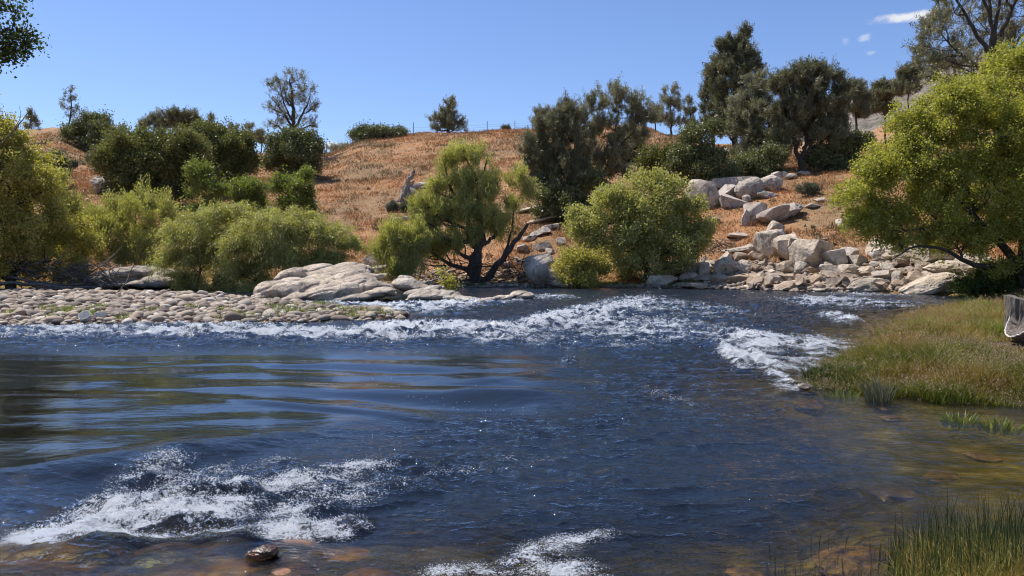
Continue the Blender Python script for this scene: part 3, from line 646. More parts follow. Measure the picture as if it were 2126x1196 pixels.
def crown_points(blobs, rng, tips, shell, gap, gscale, low=0.25, lobe=(.30, .50), nl=11, tall=1.0):
    """tips on the small lobes (boughs) that make up each blob, with holes between the boughs"""
    area = np.array([b[3] * b[5] for b in blobs]); n = np.maximum(6, (tips * area / area.sum()).astype(int))
    out, nor, bi, li = [], [], [], []; lc = 0
    for i, (b, k) in enumerate(zip(blobs, n)):
        m = int(np.clip(nl * (.6 + k / 160), 4, 46)); ld = unit(rng.normal(size=(m, 3))); ld[:, 2] = np.where(ld[:, 2] < -low, -ld[:, 2] * .7, ld[:, 2]); ld = unit(ld)
        lr = rng.uniform(.25, 1.12 if tall > 1 else .92, m) ** .8; R = np.array(b[3:6]); c = np.array(b[:3]) + ld * lr[:, None] * R; ls = rng.uniform(lobe[0], lobe[1], m) * (9 / (m + 4)) ** .22
        kk = rng.integers(0, m, k); d = unit(rng.normal(size=(k, 3)) + ld[kk] * .55 + [0, 0, .35]); r = rng.uniform(0, 1, k) ** shell
        rad = R.copy(); rad[:] = (R[0] * R[1] * R[2]) ** (1 / 3) if R[2] < 2.5 * R[0] else R
        p = c[kk] + d * r[:, None] * ls[kk][:, None] * rad * [1, 1, tall] * .9
        sh = rng.uniform(0, 1, k) < .14; p[sh] += (d[sh] * .6 + ld[kk][sh] * .6 + [0, 0, .25]) * rad * rng.uniform(.08, .38, (sh.sum(), 1))
        if gap > -1: keep = fbm3(p * gscale * 1.5, 2) > gap - .06
        else: keep = np.ones(k, bool)
        out.append(p[keep]); nor.append(unit(d * .7 + ld[kk] * .6)[keep]); bi.append(np.full(keep.sum(), i)); li.append((kk + lc)[keep]); lc += m
    return np.concatenate(out), np.concatenate(nor), np.concatenate(bi), np.concatenate(li)
def foliage(tips, nor, style, rng, scale, clump_seed=0.0, dens=1.0, fat=1.0, lob=None):
    s = STY[style]; n = len(tips); per = max(4, int(s['per'] * dens))
    up = np.array([0, 0, 1.]); ax = unit(nor * 1.0 + up * s['up'] + rng.normal(size=(n, 3)) * .45)
    t = rng.uniform(-.5, .6, (n, per)) ; sl = s['sl'] * scale * rng.uniform(.6, 1.3, (n, 1))
    c = tips[:, None, :] + ax[:, None, :] * (t * sl)[..., None]
    c[..., 2] -= s['droop'] * np.clip(t + .3, 0, 1) ** 2 * sl * 1.0
    c += nor[:, None, :] * (np.clip(t + .3, 0, 1) ** 2 * sl * s['droop'] * .3)[..., None]
    c += rng.normal(size=c.shape) * s['sc'] * scale
    la = ax[:, None, :] + rng.normal(size=c.shape) * s['spread']
    la[..., 2] -= s['droop'] * 1.6 * np.clip(t + .4, 0, 1)
    c = c.reshape(-1, 3); la = unit(la.reshape(-1, 3))
    m = len(c); v, f = quads(c, la, s['l'] * scale * fat * rng.uniform(.7, 1.25, m), s['w'] * scale * fat * rng.uniform(.7, 1.3, m), rng)
    lt = rng.uniform(0, 1, lob.max() + 1)[lob]; tint = np.repeat(rng.uniform(0, .3, n) + lt * .3 + .2 * (fbm3(tips * .9 + clump_seed, 2) + .4), per) + rng.uniform(0, .35, m)
    return v, f, np.clip(tint, 0, 1)
def wood(base, trunkpts, limbs, blobs, tips, bi, rng, r0, twigs=350, sides=6, nsec=7, r_sec=.35):
    """trunk, limbs, secondary branches and twigs as (verts, quads)"""
    parts = []; tp = spline(trunkpts, 14); nn = np.linspace(0, 1, 14)
    wob = rng.normal(size=(14, 3)) * r0 * .25; wob[0] = 0; tp = tp + wob
    rr = r0 * (1 - .72 * nn) * (1 + .5 * np.exp(-nn * 14)); parts.append(tubes(tp[None], rr[None], 8))
    for l in limbs:
        q = spline(l, 12); q[1:-1, :3] += rng.normal(size=(10, 3)) * q[1:-1, 3:4] * .35; parts.append(tubes(q[None, :, :3], q[None, :, 3], 7))
    secs, segs, srad, owner = [], [], [], []
    skeleton = [tp] + [spline(l, 12)[:, :3] for l in limbs]; sk = np.concatenate(skeleton); skr = np.concatenate([rr] + [spline(l, 12)[:, 3] for l in limbs])
    for i, b in enumerate(blobs):
        c = np.array(b[:3]); e = np.array(b[3:6])
        # limb from the nearest lower skeleton point to the blob centre
        cost = np.linalg.norm(sk - c, axis=1) + 1.4 * np.maximum(0, sk[:, 2] - (c[2] - e[2] * .4)); j = int(np.argmin(cost)); a = sk[j]
        cc = c + e * rng.uniform(-.15, .15, 3); mid = (a + cc) / 2 + rng.normal(size=3) * .08 * np.linalg.norm(cc - a); mid[2] -= .05 * np.linalg.norm(cc - a)
        q = spline([a, mid, cc], 8); rl = min(skr[j] * .75, r0 * .5); segs.append(q); srad.append(np.linspace(rl, rl * .45, 8))
        mine = tips[bi == i]
        if len(mine) == 0: continue
        k = min(nsec, len(mine)); pick = mine[rng.choice(len(mine), k, replace=False)]
        for t in pick:
            s0 = q[rng.integers(3, 8)]; m_ = (s0 + t) / 2 + rng.normal(size=3) * .12 * np.linalg.norm(t - s0)
            g = spline([s0, m_, t], 8); segs.append(g); srad.append(np.linspace(rl * r_sec, rl * .10, 8)); secs.append(g); owner.append(i)
    parts.append(tubes(np.array(segs), np.array(srad), 5))
    if secs and twigs:
        pts = np.concatenate([g[2:7] for g in secs]); k = min(twigs, len(tips)); idx = rng.choice(len(tips), k, replace=False); tt = tips[idx]
        d = ((tt[:, None, :] - pts[None]) ** 2).sum(-1); a = pts[np.argmin(d, 1)]
        u = np.linspace(0, 1, 4)[None, :, None]; g = a[:, None] * (1 - u) + tt[:, None] * u; g[:, 1:3] += rng.normal(size=(k, 2, 3)) * .06
        parts.append(tubes(g, np.broadcast_to(np.array([1, .8, .6, .35]) * max(.012, r0 * .06), (k, 4)), 3))
    return merge(parts)
SCL = {}
def plant(name, label, cat, base, blobs, style='oak', leaf='oak', tips=600, r0=.15, bark='bark', trunk=None, limbs=(), gap=-.05, gscale=.8,
          seed=0, scale=None, dens=1.0, fat=1.0, shell=None, twigs=350, nsec=7, group=None, bush=False, low=.25, dist=None, skirt=True, grow=1.06):
    """blobs: (px, py, half width px, half height px, dY, depth factor) at the plant's distance"""
    rng = np.random.default_rng(seed * 7 + 3); b = np.array(base, float); Y = b[1]
    s = STY[style]; k = Y / F; B = []; fat = fat * 1.22
    for bl in blobs:
        px, py, rx, rz = bl[:4]; rx, rz = rx * grow, rz * grow; dY = bl[4] if len(bl) > 4 else 0; df = bl[5] if len(bl) > 5 else 1.0
        c = P(px, py, Y + dY); kk = (Y + dY) / F; B.append((c[0], c[1], c[2], rx * kk, rx * kk * df, rz * kk))
    sc = scale if scale else (Y / 45) ** (.25 if style == 'pine' else .5)
    if bush and skirt and len(B) > 1:
        x0 = min(q[0] - q[3] for q in B); x1 = max(q[0] + q[3] for q in B); zt = min(q[2] for q in B); hw = (x1 - x0) * .40
        g0 = T1((x0 + x1) / 2, Y - .5); hh = max(.3, (zt - g0) * .62); B.append(((x0 + x1) / 2, Y - .3, g0 + hh * .75, hw, hw * .6, hh)); tips = int(tips * 1.18)
    pine = style == 'pine'
    if pine and gap > -1: gap += .09; tips = int(tips * .85)
    tp, nor, bi, lob = crown_points(B, rng, tips, shell or s['shell'], gap, gscale / (Y / 45) ** .5, low, (.15, .32) if pine else (.26, .46), 20 if pine else 11, 1.9 if pine else 1.0)
    g = T(tp[:, 0], tp[:, 1]) ; ok = tp[:, 2] > g + .05; ok = ok | (ok.sum() < 8); tp, nor, bi, lob = tp[ok], nor[ok], bi[ok], lob[ok]
    v, f, tint = foliage(tp, nor, style, rng, sc, seed, dens, fat, lob)
    if trunk is None:
        top = np.mean([q[:3] for q in B], axis=0); hi = max(q[2] for q in B); trunk = [b - [0, 0, .3], b * .6 + top * .4 + rng.normal(size=3) * r0, [top[0], top[1], top[2] * .4 + hi * .6]]
    else: trunk = [np.array(base) - [0, 0, .3]] + [P(a[0], a[1], Y + (a[2] if len(a) > 2 else 0)) for a in trunk]
    Ls = []
    for l in limbs: Ls.append([list(P(a[0], a[1], Y + (a[2] if len(a) > 2 else 0))) + [a[3] if len(a) > 3 else .1] for a in l])
    wv, wf = wood(b, trunk, Ls, B, tp, bi, rng, r0, twigs, nsec=nsec)
    root = empty(name, b, label, cat, group)
    tn, cn = ('stems', 'foliage') if bush else ('trunk', 'crown')
    link(tn, mesh_from(tn, wv - b, wf, M[bark], True), root)
    link(cn, mesh_from(cn, v - b, f, L[leaf], False, {'tint': ('FACE', tint)}), root)
    return root
def gbase(px, py): return hit(px, py)
def ybase(px, Y):
    x = (px - CX) / F * Y; return np.array([x, Y, T1(x, Y)])
print('TIME3', __import__('time').process_time())
# ================================================================== PLANTS OF THE PLACE
# --- left bank
plant('willow_tree', 'tall golden-green willow at the far left edge above dark driftwood', 'willow tree', ybase(20, 44), 
      [(10, 300, 45, 60), (-60, 330, 90, 90), (60, 340, 45, 50, 1), (20, 400, 90, 80), (85, 400, 40, 60), (-60, 460, 110, 90), (60, 470, 70, 60), (110, 455, 22, 40), (10, 530, 90, 60), (70, 525, 50, 38), (-90, 540, 90, 60), (30, 565, 70, 28), (100, 540, 40, 30), (-40, 585, 60, 20)],
      'leafy', 'gold', 4700, .28, trunk=[(15, 520), (0, 420), (10, 320)], gap=-.12, seed=1, dens=1.1)
plant('willow_shrub', 'golden loose willow shrub arching over rocks beside the left edge tree', 'willow shrub', ybase(150, 45.5),
      [(130, 500, 55, 35), (175, 515, 40, 28), (105, 530, 30, 22), (160, 470, 25, 18)], 'leafy', 'gold', 700, .07, gap=0, seed=2, bush=True)
plant('willow_shrub', 'feathery light green willow shrub between golden tree and boulder slope', 'willow shrub', ybase(165, 48.5),
      [(150, 455, 45, 42), (120, 430, 22, 40), (185, 470, 35, 45), (120, 385, 18, 28)], 'upright', 'willow', 900, .08, seed=3, bush=True, bark='bark')
plant('willow_shrub', 'pale green willow shrub with three feathery tops above the left slab', 'willow shrub', ybase(275, 48),
      [(235, 470, 40, 55), (295, 440, 42, 40), (335, 460, 32, 45), (265, 500, 60, 36), (320, 505, 42, 32), (300, 418, 20, 16), (225, 430, 18, 22)], 'upright', 'willow', 1900, .09, seed=4, bush=True)
plant('willow_shrub', 'weeping willow shrub overhanging the pebble bar, left one of the fused trio', 'willow shrub', ybase(400, 44.5),
      [(385, 500, 50, 50), (430, 470, 48, 45), (370, 545, 36, 40), (425, 545, 50, 42), (470, 500, 40, 50), (485, 445, 50, 18), (400, 580, 26, 22)], 'weep', 'willow', 2600, .10, seed=5, bush=True)
plant('willow_shrub', 'weeping willow shrub hanging lowest over the water, middle of the fused trio', 'willow shrub', ybase(530, 43.5),
      [(520, 520, 58, 52), (500, 570, 48, 34), (560, 480, 50, 45), (580, 545, 46, 42), (530, 465, 40, 22), (545, 590, 30, 16)], 'weep', 'willow', 2500, .10, seed=6, bush=True)
plant('willow_shrub', 'weeping willow shrub spreading right over the grey outcrop, end of the fused trio', 'willow shrub', ybase(655, 45),
      [(640, 490, 62, 50), (690, 500, 42, 42), (610, 460, 42, 26), (725, 515, 22, 26), (640, 535, 50, 28), (705, 540, 24, 16), (600, 500, 50, 40)], 'weep', 'willow', 2100, .10, seed=7, bush=True)
plant('green_shrub', 'bright green slender shrub in front of the dark scrub mass', 'shrub', gbase(425, 452), [(415, 365, 28, 24), (430, 400, 34, 34), (400, 400, 18, 26), (440, 430, 26, 20), (395, 360, 12, 12)],
      'leafy', 'green', 800, .08, seed=8, bush=True, gap=0)
plant('green_shrub', 'rounded leaf-green shrub beside the fallen grey branches', 'shrub', gbase(515, 450), [(512, 400, 36, 28), (520, 425, 32, 22), (490, 410, 18, 18)], 'leafy', 'green', 700, .07, seed=9, bush=True)
plant('green_shrub', 'tall leaf-green shrub below the dark oak on the slope', 'shrub', gbase(612, 466), [(615, 395, 42, 24), (635, 375, 16, 20), (590, 385, 20, 18), (615, 425, 38, 30), (585, 450, 34, 22), (640, 440, 18, 26)], 'leafy', 'green', 1300, .09, seed=10, bush=True)
# dark scrub mass
plant('scrub_oak', 'olive-green scrub oak at the left end of the big thicket', 'scrub oak', gbase(255, 412), [(265, 320, 42, 34), (240, 345, 32, 38), (295, 345, 42, 46), (268, 378, 42, 34)], 'oak', 'scrub', 3000, .14, seed=11, grow=1.28, bush=True, gap=-.1)
plant('scrub_oak', 'olive-green scrub oak forming the high middle of the big thicket', 'scrub oak', gbase(345, 425), [(345, 325, 46, 36), (385, 315, 40, 36), (345, 370, 52, 48), (395, 365, 38, 50), (310, 300, 22, 16)], 'oak', 'scrub', 3300, .14, seed=12, grow=1.28, bush=True, gap=-.1)
plant('scrub_oak', 'olive-green scrub oak with a pale top at the right end of the big thicket', 'scrub oak', gbase(470, 402), [(440, 300, 34, 36), (480, 310, 34, 30), (470, 350, 48, 38), (505, 345, 22, 30), (460, 385, 40, 26), (430, 280, 22, 16)], 'oak', 'scrub', 2900, .14, seed=13, grow=1.25, bush=True, gap=-.1)
plant('bare_shrub', 'grey leafless shrub showing inside the right part of the thicket', 'shrub', gbase(448, 405), [(450, 355, 26, 24), (440, 375, 22, 20)], 'sage', 'twig', 300, .06, seed=14, bush=True, bark='bark_grey')
plant('dark_shrub', 'dark shrub half hidden behind the right side of the golden willow', 'shrub', gbase(122, 388), [(120, 345, 16, 26), (130, 370, 16, 18)], 'oak', 'oak', 350, .06, seed=15, bush=True)
plant('oak_bush', 'wide dark round oak bush high on the left hill under the thin pine', 'oak', gbase(192, 316), [(190, 270, 40, 30), (155, 280, 26, 22), (228, 278, 30, 26), (205, 255, 26, 18), (190, 295, 50, 16)], 'oak', 'oak', 1500, .16, seed=16, bush=True)
plant('pine_tree', 'thin bare-trunked pine standing alone on the left hilltop', 'pine tree', ybase(147, 128), [(145, 190, 9, 9), (135, 208, 12, 8), (155, 206, 7, 8), (133, 224, 11, 7), (160, 228, 13, 6), (150, 240, 13, 6)], 'pine', 'pine', 110, .16, trunk=[(147, 230), (148, 184)], gap=-9, seed=17, twigs=90, dens=.8)
plant('pine_tree', 'small conical pine just right of the golden willow top', 'pine tree', ybase(65, 118), [(64, 240, 6, 10), (66, 252, 10, 10), (66, 264, 14, 8)], 'pine', 'pine', 130, .12, gap=-9, seed=18)
# pines behind the thicket
for sd, px, bl, lab, st, lf, tp_ in [
   (20, 305, [(303, 258, 12, 16), (295, 268, 8, 12), (325, 250, 11, 16), (330, 268, 12, 12)], 'pair of thin pine leaders at the left behind the big thicket', 'pine', 'pine', 260),
   (21, 368, [(368, 243, 26, 12), (366, 262, 28, 16), (350, 254, 14, 12), (388, 254, 12, 12)], 'dense round-topped dark pine behind the middle of the thicket', 'pine', 'darkpine', 900),
   (22, 407, [(402, 243, 10, 14), (412, 255, 10, 16)], 'see-through pale pine touching the dense round one on its right', 'pine', 'pine', 120),
   (23, 438, [(438, 250, 6, 12), (438, 266, 10, 10)], 'small slender pine poking up right of the see-through one', 'pine', 'pine', 80)]:
    plant('pine_tree', lab, 'pine tree', ybase(px, 118), bl, st, lf, tp_, .16, gap=-9, seed=sd, twigs=150)
for sd, px, Y, bl, lab in [
   (24, 488, 150, [(484, 268, 10, 8), (490, 285, 16, 12)], 'distant pine on the skyline, leftmost between the thicket and the oak'),
   (25, 520, 150, [(518, 265, 9, 9), (522, 285, 18, 14)], 'distant pine on the skyline, middle one between the thicket and the oak'),
   (26, 545, 150, [(540, 280, 8, 10), (545, 295, 12, 10)], 'distant pine on the skyline, hard against the oval-crowned tree'),
   (27, 700, 190, [(700, 312, 22, 8), (722, 306, 12, 8)], 'low distant pine in the notch beside the small white cloud')]:
    plant('pine_tree', lab, 'pine tree', ybase(px, Y), bl, 'pine', 'pine', 190, .16, gap=-9, seed=sd, twigs=60)
plant('tall_pine', 'tall oval-crowned see-through pine rising over the dark oak', 'pine tree', ybase(609, 112),
      [(605, 170, 28, 20), (578, 190, 24, 22), (632, 195, 22, 24), (566, 225, 18, 22), (645, 230, 18, 22), (570, 262, 20, 16), (650, 262, 16, 16), (605, 215, 28, 26), (605, 250, 34, 16)],
      'pine', 'pine', 620, .34, trunk=[(610, 250), (606, 200), (603, 165)], shell=.22, gap=-9, seed=28, nsec=14, twigs=420, dens=.7,
      limbs=[[(611, 275, 0, .22), (590, 235, 0, .13), (565, 205, 0, .05)], [(611, 265, 0, .2), (635, 225, 0, .12), (645, 195, 0, .05)], [(610, 258, 0, .16), (588, 210, 0, .1), (580, 170, 0, .04)], [(611, 280, 0, .16), (575, 262, 0, .1), (556, 250, 0, .04)], [(611, 278, 0, .16), (640, 262, 0, .1), (660, 262, 0, .04)]])
plant('dark_oak', 'dense dark oak at the foot of the tall oval-crowned pine', 'oak', gbase(610, 372), [(610, 295, 44, 24), (580, 315, 34, 26), (640, 315, 30, 32), (605, 335, 58, 30), (570, 345, 24, 20), (640, 350, 28, 18)], 'oak', 'oak', 2000, .2, seed=29, bush=True)
# hill top centre
plant('oak_bush', 'low dark oak clump left on the centre hill crest', 'oak', ybase(765, 122), [(745, 285, 18, 14), (775, 282, 28, 15), (760, 298, 30, 8), (800, 280, 14, 10)], 'oak', 'oak', 800, .14, seed=30, bush=True)
plant('oak_bush', 'smaller oak bush next to the low clump on the hill crest', 'oak', ybase(820, 122), [(822, 278, 16, 8), (842, 279, 8, 6)], 'oak', 'oak', 260, .1, seed=31, bush=True)
plant('pine_tree', 'triangular two-part pine alone on the centre hill crest', 'pine tree', ybase(932, 132), [(936, 218, 11, 14), (934, 238, 20, 14), (938, 258, 30, 14), (912, 252, 16, 14), (903, 268, 14, 8), (945, 268, 28, 8)], 'pine', 'pine', 800, .3, trunk=[(934, 240), (936, 208)], gap=-9, seed=32)
plant('round_bush', 'tiny round bush on the bare part of the hill skyline', 'bush', ybase(1049, 128), [(1049, 268, 9, 5)], 'sage', 'sage', 120, .05, seed=33, bush=True)
plant('pine_tree', 'small airy pine at the hill crest left of the leaning pine group', 'pine tree', ybase(1128, 130), [(1120, 238, 12, 14), (1138, 236, 11, 12), (1128, 256, 22, 10)], 'pine', 'pine', 300, .2, gap=-9, seed=34)
# leaning grey pine group, centre right
plant('grey_pine', 'dark broad grey pine leaning left with a pale dead limb in it', 'pine tree', gbase(1165, 452), [(1180, 235, 22, 24), (1145, 275, 32, 28), (1190, 285, 30, 30), (1110, 305, 28, 26), (1160, 330, 42, 32), (1115, 345, 30, 26), (1170, 375, 48, 34), (1205, 345, 26, 32), (1120, 385, 26, 20)],
      'pine', 'darkpine', 4300, .24, trunk=[(1180, 400), (1175, 340), (1165, 270)], gap=-.25, seed=35, low=.6)
plant('grey_pine', 'open forked grey pine with bare curving limbs over the round willow', 'pine tree', gbase(1245, 420), [(1270, 205, 34, 22), (1235, 225, 28, 20), (1310, 225, 32, 24), (1255, 260, 34, 24), (1320, 262, 28, 20), (1225, 290, 26, 30), (1240, 340, 34, 24), (1215, 250, 20, 22), (1290, 300, 30, 24), (1262, 335, 34, 26), (1338, 240, 18, 26), (1285, 360, 26, 20), (1330, 280, 24, 14)],
      'pine', 'pine', 3500, .26, trunk=[(1240, 380), (1250, 340), (1262, 300)], gap=-.1, seed=36, low=.5,
      limbs=[[(1240, 385, 0, .2), (1262, 345, 0, .15), (1290, 300, 0, .10), (1318, 272, 0, .05)], [(1245, 372, 0, .18), (1268, 330, 0, .12), (1275, 280, 0, .08), (1285, 230, 0, .04)], [(1238, 390, 0, .16), (1225, 340, 0, .12), (1212, 290, 0, .06), (1200, 262, 0, .04)]])
plant('dark_shrub', 'dark shrub with grey dead twigs at the foot of the leaning pines', 'shrub', gbase(1160, 462), [(1150, 415, 44, 26), (1185, 425, 34, 24), (1120, 405, 24, 20), (1230, 385, 30, 28)], 'oak', 'oak', 1300, .12, seed=37, bush=True, bark='bark_grey', twigs=500)
plant('oak_bush', 'dark oak bush on the orange slope right of the forked pine', 'oak', gbase(1305, 335), [(1308, 300, 28, 22), (1290, 315, 16, 14), (1325, 290, 16, 14)], 'oak', 'oak', 700, .12, seed=38, bush=True)
plant('round_scrub', 'wide olive scrub behind the round willow top', 'shrub', gbase(1385, 385), [(1370, 330, 34, 26), (1350, 345, 22, 22), (1395, 350, 34, 26)], 'oak', 'scrub', 1100, .12, seed=39, bush=True)
plant('round_scrub', 'tall olive scrub left of the sandy path', 'shrub', gbase(1465, 392), [(1440, 292, 30, 24), (1425, 325, 30, 26), (1475, 330, 30, 24), (1505, 358, 24, 20), (1450, 365, 44, 22), (1482, 268, 16, 18), (1400, 350, 22, 20), (1520, 380, 16, 12)], 'oak', 'oak', 2600, .14, seed=40, bush=True, gap=.02)
plant('pine_tree', 'airy two-stemmed pine on the saddle behind the scrub', 'pine tree', ybase(1392, 120), [(1393, 192, 14, 14), (1385, 215, 18, 16), (1402, 225, 20, 20), (1378, 245, 22, 14), (1400, 258, 26, 14)], 'pine', 'pine', 480, .2, gap=-9, seed=41)
plant('pine_tree', 'slim distant pine between the airy one and the tall pine', 'pine tree', ybase(1432, 125), [(1432, 212, 6, 12), (1432, 235, 12, 16), (1435, 258, 14, 14)], 'pine', 'pine', 240, .14, gap=-9, seed=42)
plant('pine_tree', 'low pine left of the airy two-stemmed one on the saddle', 'pine tree', ybase(1360, 125), [(1362, 232, 12, 12), (1358, 252, 18, 14)], 'pine', 'pine', 280, .14, gap=-9, seed=43)
# big pines right of centre
plant('tall_pine', 'tallest dark pine with a broken plume top', 'pine tree', ybase(1525, 84), [(1545, 75, 10, 18), (1520, 95, 24, 16), (1500, 100, 12, 14), (1535, 120, 34, 24), (1515, 150, 38, 26), (1560, 150, 20, 24), (1520, 195, 44, 30), (1525, 240, 46, 30), (1515, 275, 40, 24)],
      'pine', 'darkpine', 4700, .34, trunk=[(1527, 240), (1530, 150), (1542, 72)], gap=-.28, seed=44, nsec=10)
plant('tall_pine', 'narrow dark pine pressed against the left of the tallest one', 'pine tree', ybase(1478, 86), [(1488, 135, 9, 14), (1480, 160, 18, 18), (1478, 195, 24, 24), (1480, 230, 26, 22), (1485, 260, 26, 20)], 'pine', 'darkpine', 1900, .24, trunk=[(1482, 200), (1488, 128)], gap=-.25, seed=45)
plant('grey_pine', 'drooping grey-green pine in front of the tallest pine', 'pine tree', gbase(1590, 358), [(1575, 175, 20, 26), (1560, 215, 40, 32), (1585, 255, 44, 36), (1545, 265, 34, 32), (1570, 305, 52, 32), (1545, 330, 26, 22), (1610, 310, 30, 30)],
      'pine', 'pine', 4700, .26, gap=-.28, seed=46, low=.7)
plant('grey_pine', 'big round-crowned dark pine with a reddish forked trunk', 'pine tree', gbase(1660, 362), [(1680, 150, 30, 18), (1650, 165, 30, 20), (1715, 170, 30, 24), (1618, 180, 18, 28), (1745, 200, 16, 34), (1670, 205, 50, 34), (1640, 245, 40, 34), (1710, 240, 44, 40), (1685, 285, 54, 34), (1625, 290, 24, 30), (1740, 275, 20, 30)],
      'pine', 'darkpine', 6800, .26, trunk=[(1665, 325), (1672, 305), (1690, 270)], gap=-.28, seed=47, low=.4,
      limbs=[[(1662, 345, 0, .24), (1650, 290, 0, .18), (1638, 250, 0, .12), (1640, 200, 0, .06)], [(1668, 330, 0, .2), (1690, 290, 0, .14), (1712, 240, 0, .08), (1722, 200, 0, .04)], [(1670, 320, 0, .16), (1676, 270, 0, .12), (1672, 210, 0, .07)]])
plant('dark_shrub', 'dark understorey shrub under the drooping pine', 'shrub', gbase(1570, 372), [(1560, 345, 34, 20), (1600, 335, 34, 28), (1530, 340, 18, 16)], 'oak', 'oak', 900, .1, seed=48, bush=True)
plant('dark_shrub', 'dark leafy shrub between the forked trunk and the lime willow', 'shrub', gbase(1735, 350), [(1715, 325, 34, 22), (1745, 310, 24, 26), (1690, 335, 30, 18), (1765, 330, 18, 18), (1780, 300, 24, 24)], 'oak', 'oak', 1400, .1, seed=49, bush=True)
plant('pine_tree', 'small dark pine on bare stems right of the round-crowned pine', 'pine tree', ybase(1776, 100), [(1775, 185, 18, 14), (1778, 205, 24, 16), (1775, 228, 18, 14), (1790, 240, 14, 16)], 'pine', 'darkpine', 1000, .2, trunk=[(1777, 240), (1775, 185)], gap=-9, seed=50)
plant('pine_tree', 'small pine standing in front of the far rocky mountain', 'pine tree', ybase(1832, 110), [(1832, 182, 16, 12), (1825, 205, 26, 16), (1835, 230, 24, 14), (1855, 190, 8, 16)], 'pine', 'darkpine', 1100, .2, gap=-9, seed=51)
plant('pine_tree', 'small pine leaning on the slope just left of the lime willow', 'pine tree', ybase(1880, 105), [(1878, 160, 14, 20), (1885, 190, 26, 24), (1900, 160, 18, 26)], 'pine', 'darkpine', 900, .2, gap=-9, seed=52)
# right: tall grey pine behind, lime willow in front
plant('tall_pine', 'towering grey pine with many bare upright limbs behind the lime willow', 'pine tree', ybase(2065, 52),
      [(1935, 130, 34, 26), (1920, 95, 22, 40), (1950, 60, 40, 40), (1985, 20, 50, 40), (1975, 130, 40, 30), (2040, 60, 60, 60, 3), (2100, 90, 50, 50, 3), (2090, 0, 60, 40), (2020, -50, 70, 50), (2150, 20, 70, 80), (2110, -80, 80, 60), (1930, 160, 24, 18), (2010, 150, 50, 30)],
      'pine', 'pine', 3200, .30, trunk=[(2068, 200), (2062, 90), (2055, 0)], gap=.02, seed=53, low=.6, dens=.8, nsec=12, twigs=900, shell=.5,
      limbs=[[(2064, 130, 0, .17), (2040, 90, 0, .14), (2010, 40, 0, .1), (1975, -15, 0, .06)], [(2064, 120, 0, .15), (2060, 50, 0, .12), (2035, -20, 0, .08), (2020, -60, 0, .04)], [(2068, 140, 0, .17), (2080, 70, 0, .14), (2105, 10, 0, .1), (2130, -40, 0, .05)],
             [(2066, 150, 0, .15), (2068, 60, 0, .12), (2080, -20, 0, .08)], [(2070, 155, 0, .15), (2100, 100, 0, .11), (2140, 50, 0, .07)], [(2064, 170, 0, .12), (2020, 130, 0, .09), (1980, 100, 0, .05), (1945, 60, 0, .03)]])
plant('grey_pine', 'thin grey pine hanging left of the towering pine', 'pine tree', ybase(1985, 60), [(1935, 115, 28, 34), (1960, 150, 34, 26), (1925, 75, 16, 30), (1990, 110, 30, 40), (1945, 45, 24, 24)], 'pine', 'pine', 1000, .16, trunk=[(1982, 160), (1965, 60)], gap=0, seed=54, low=.7)
plant('lime_willow', 'huge lime-green willow spreading over the right bank boulders', 'willow tree', ybase(2140, 37.5),
      [(1878, 278, 46, 40), (1925, 232, 46, 34), (1985, 215, 60, 46), (1828, 345, 44, 42), (1788, 405, 54, 52), (1830, 450, 60, 50), (1880, 350, 80, 70), (1960, 330, 90, 80), (2040, 250, 80, 70), (2110, 300, 90, 90), (2060, 400, 100, 80), (1930, 440, 90, 60),
       (1870, 500, 56, 36), (1792, 470, 42, 42), (1980, 500, 80, 40), (2090, 480, 90, 60), (2200, 400, 110, 120), (2220, 250, 110, 90), (2090, 560, 60, 24), (2200, 540, 80, 50)],
      'leafy', 'lime', 16000, .26, trunk=[(2105, 545), (2050, 480), (1990, 410), (1925, 345)], gap=.03, gscale=.9, grow=1.0, seed=55, scale=.86, dens=1.0, low=.8, nsec=14, twigs=1600, shell=.6,
      limbs=[[(2050, 478, 0, .16), (2000, 465, 0, .12), (1950, 470, -.5, .07), (1880, 480, -1, .03)], [(2110, 550, 0, .2), (2030, 555, -.3, .13), (1960, 520, -.8, .08), (1900, 512, -1, .05), (1850, 540, -1.2, .02)],
             [(2120, 555, 0, .2), (2126, 430, .3, .15), (2110, 300, .5, .10), (2090, 200, .6, .04)], [(2020, 440, 0, .1), (2000, 360, .2, .07), (1975, 270, .3, .03)], [(1925, 345, 0, .08), (1900, 290, .2, .05), (1890, 240, .2, .02)]])
plant('lime_willow', 'yellow-green willow top rising behind the lime willow at the right edge', 'willow tree', ybase(2150, 43), [(2060, 190, 50, 40), (2100, 140, 50, 40), (2140, 200, 60, 70), (2030, 240, 30, 30), (2170, 120, 50, 50)], 'leafy', 'lime', 2200, .18, gap=.0, seed=56, scale=.9, low=.5)
plant('bank_shrub', 'leafy green shrub on the waterline beneath the lime willow', 'shrub', ybase(2060, 38), [(2010, 600, 34, 20), (2060, 595, 34, 18), (2030, 580, 30, 16), (2100, 600, 30, 16), (2090, 570, 30, 18)], 'leafy', 'broad', 1000, .05, seed=57, scale=.8, bush=True)
plant('bank_shrub', 'tiny bright green sprig growing on top of the shaded boulder', 'shrub', ybase(1973, 40.6), [(1973, 566, 9, 7)], 'leafy', 'green', 40, .02, seed=58, scale=.7, bush=True)
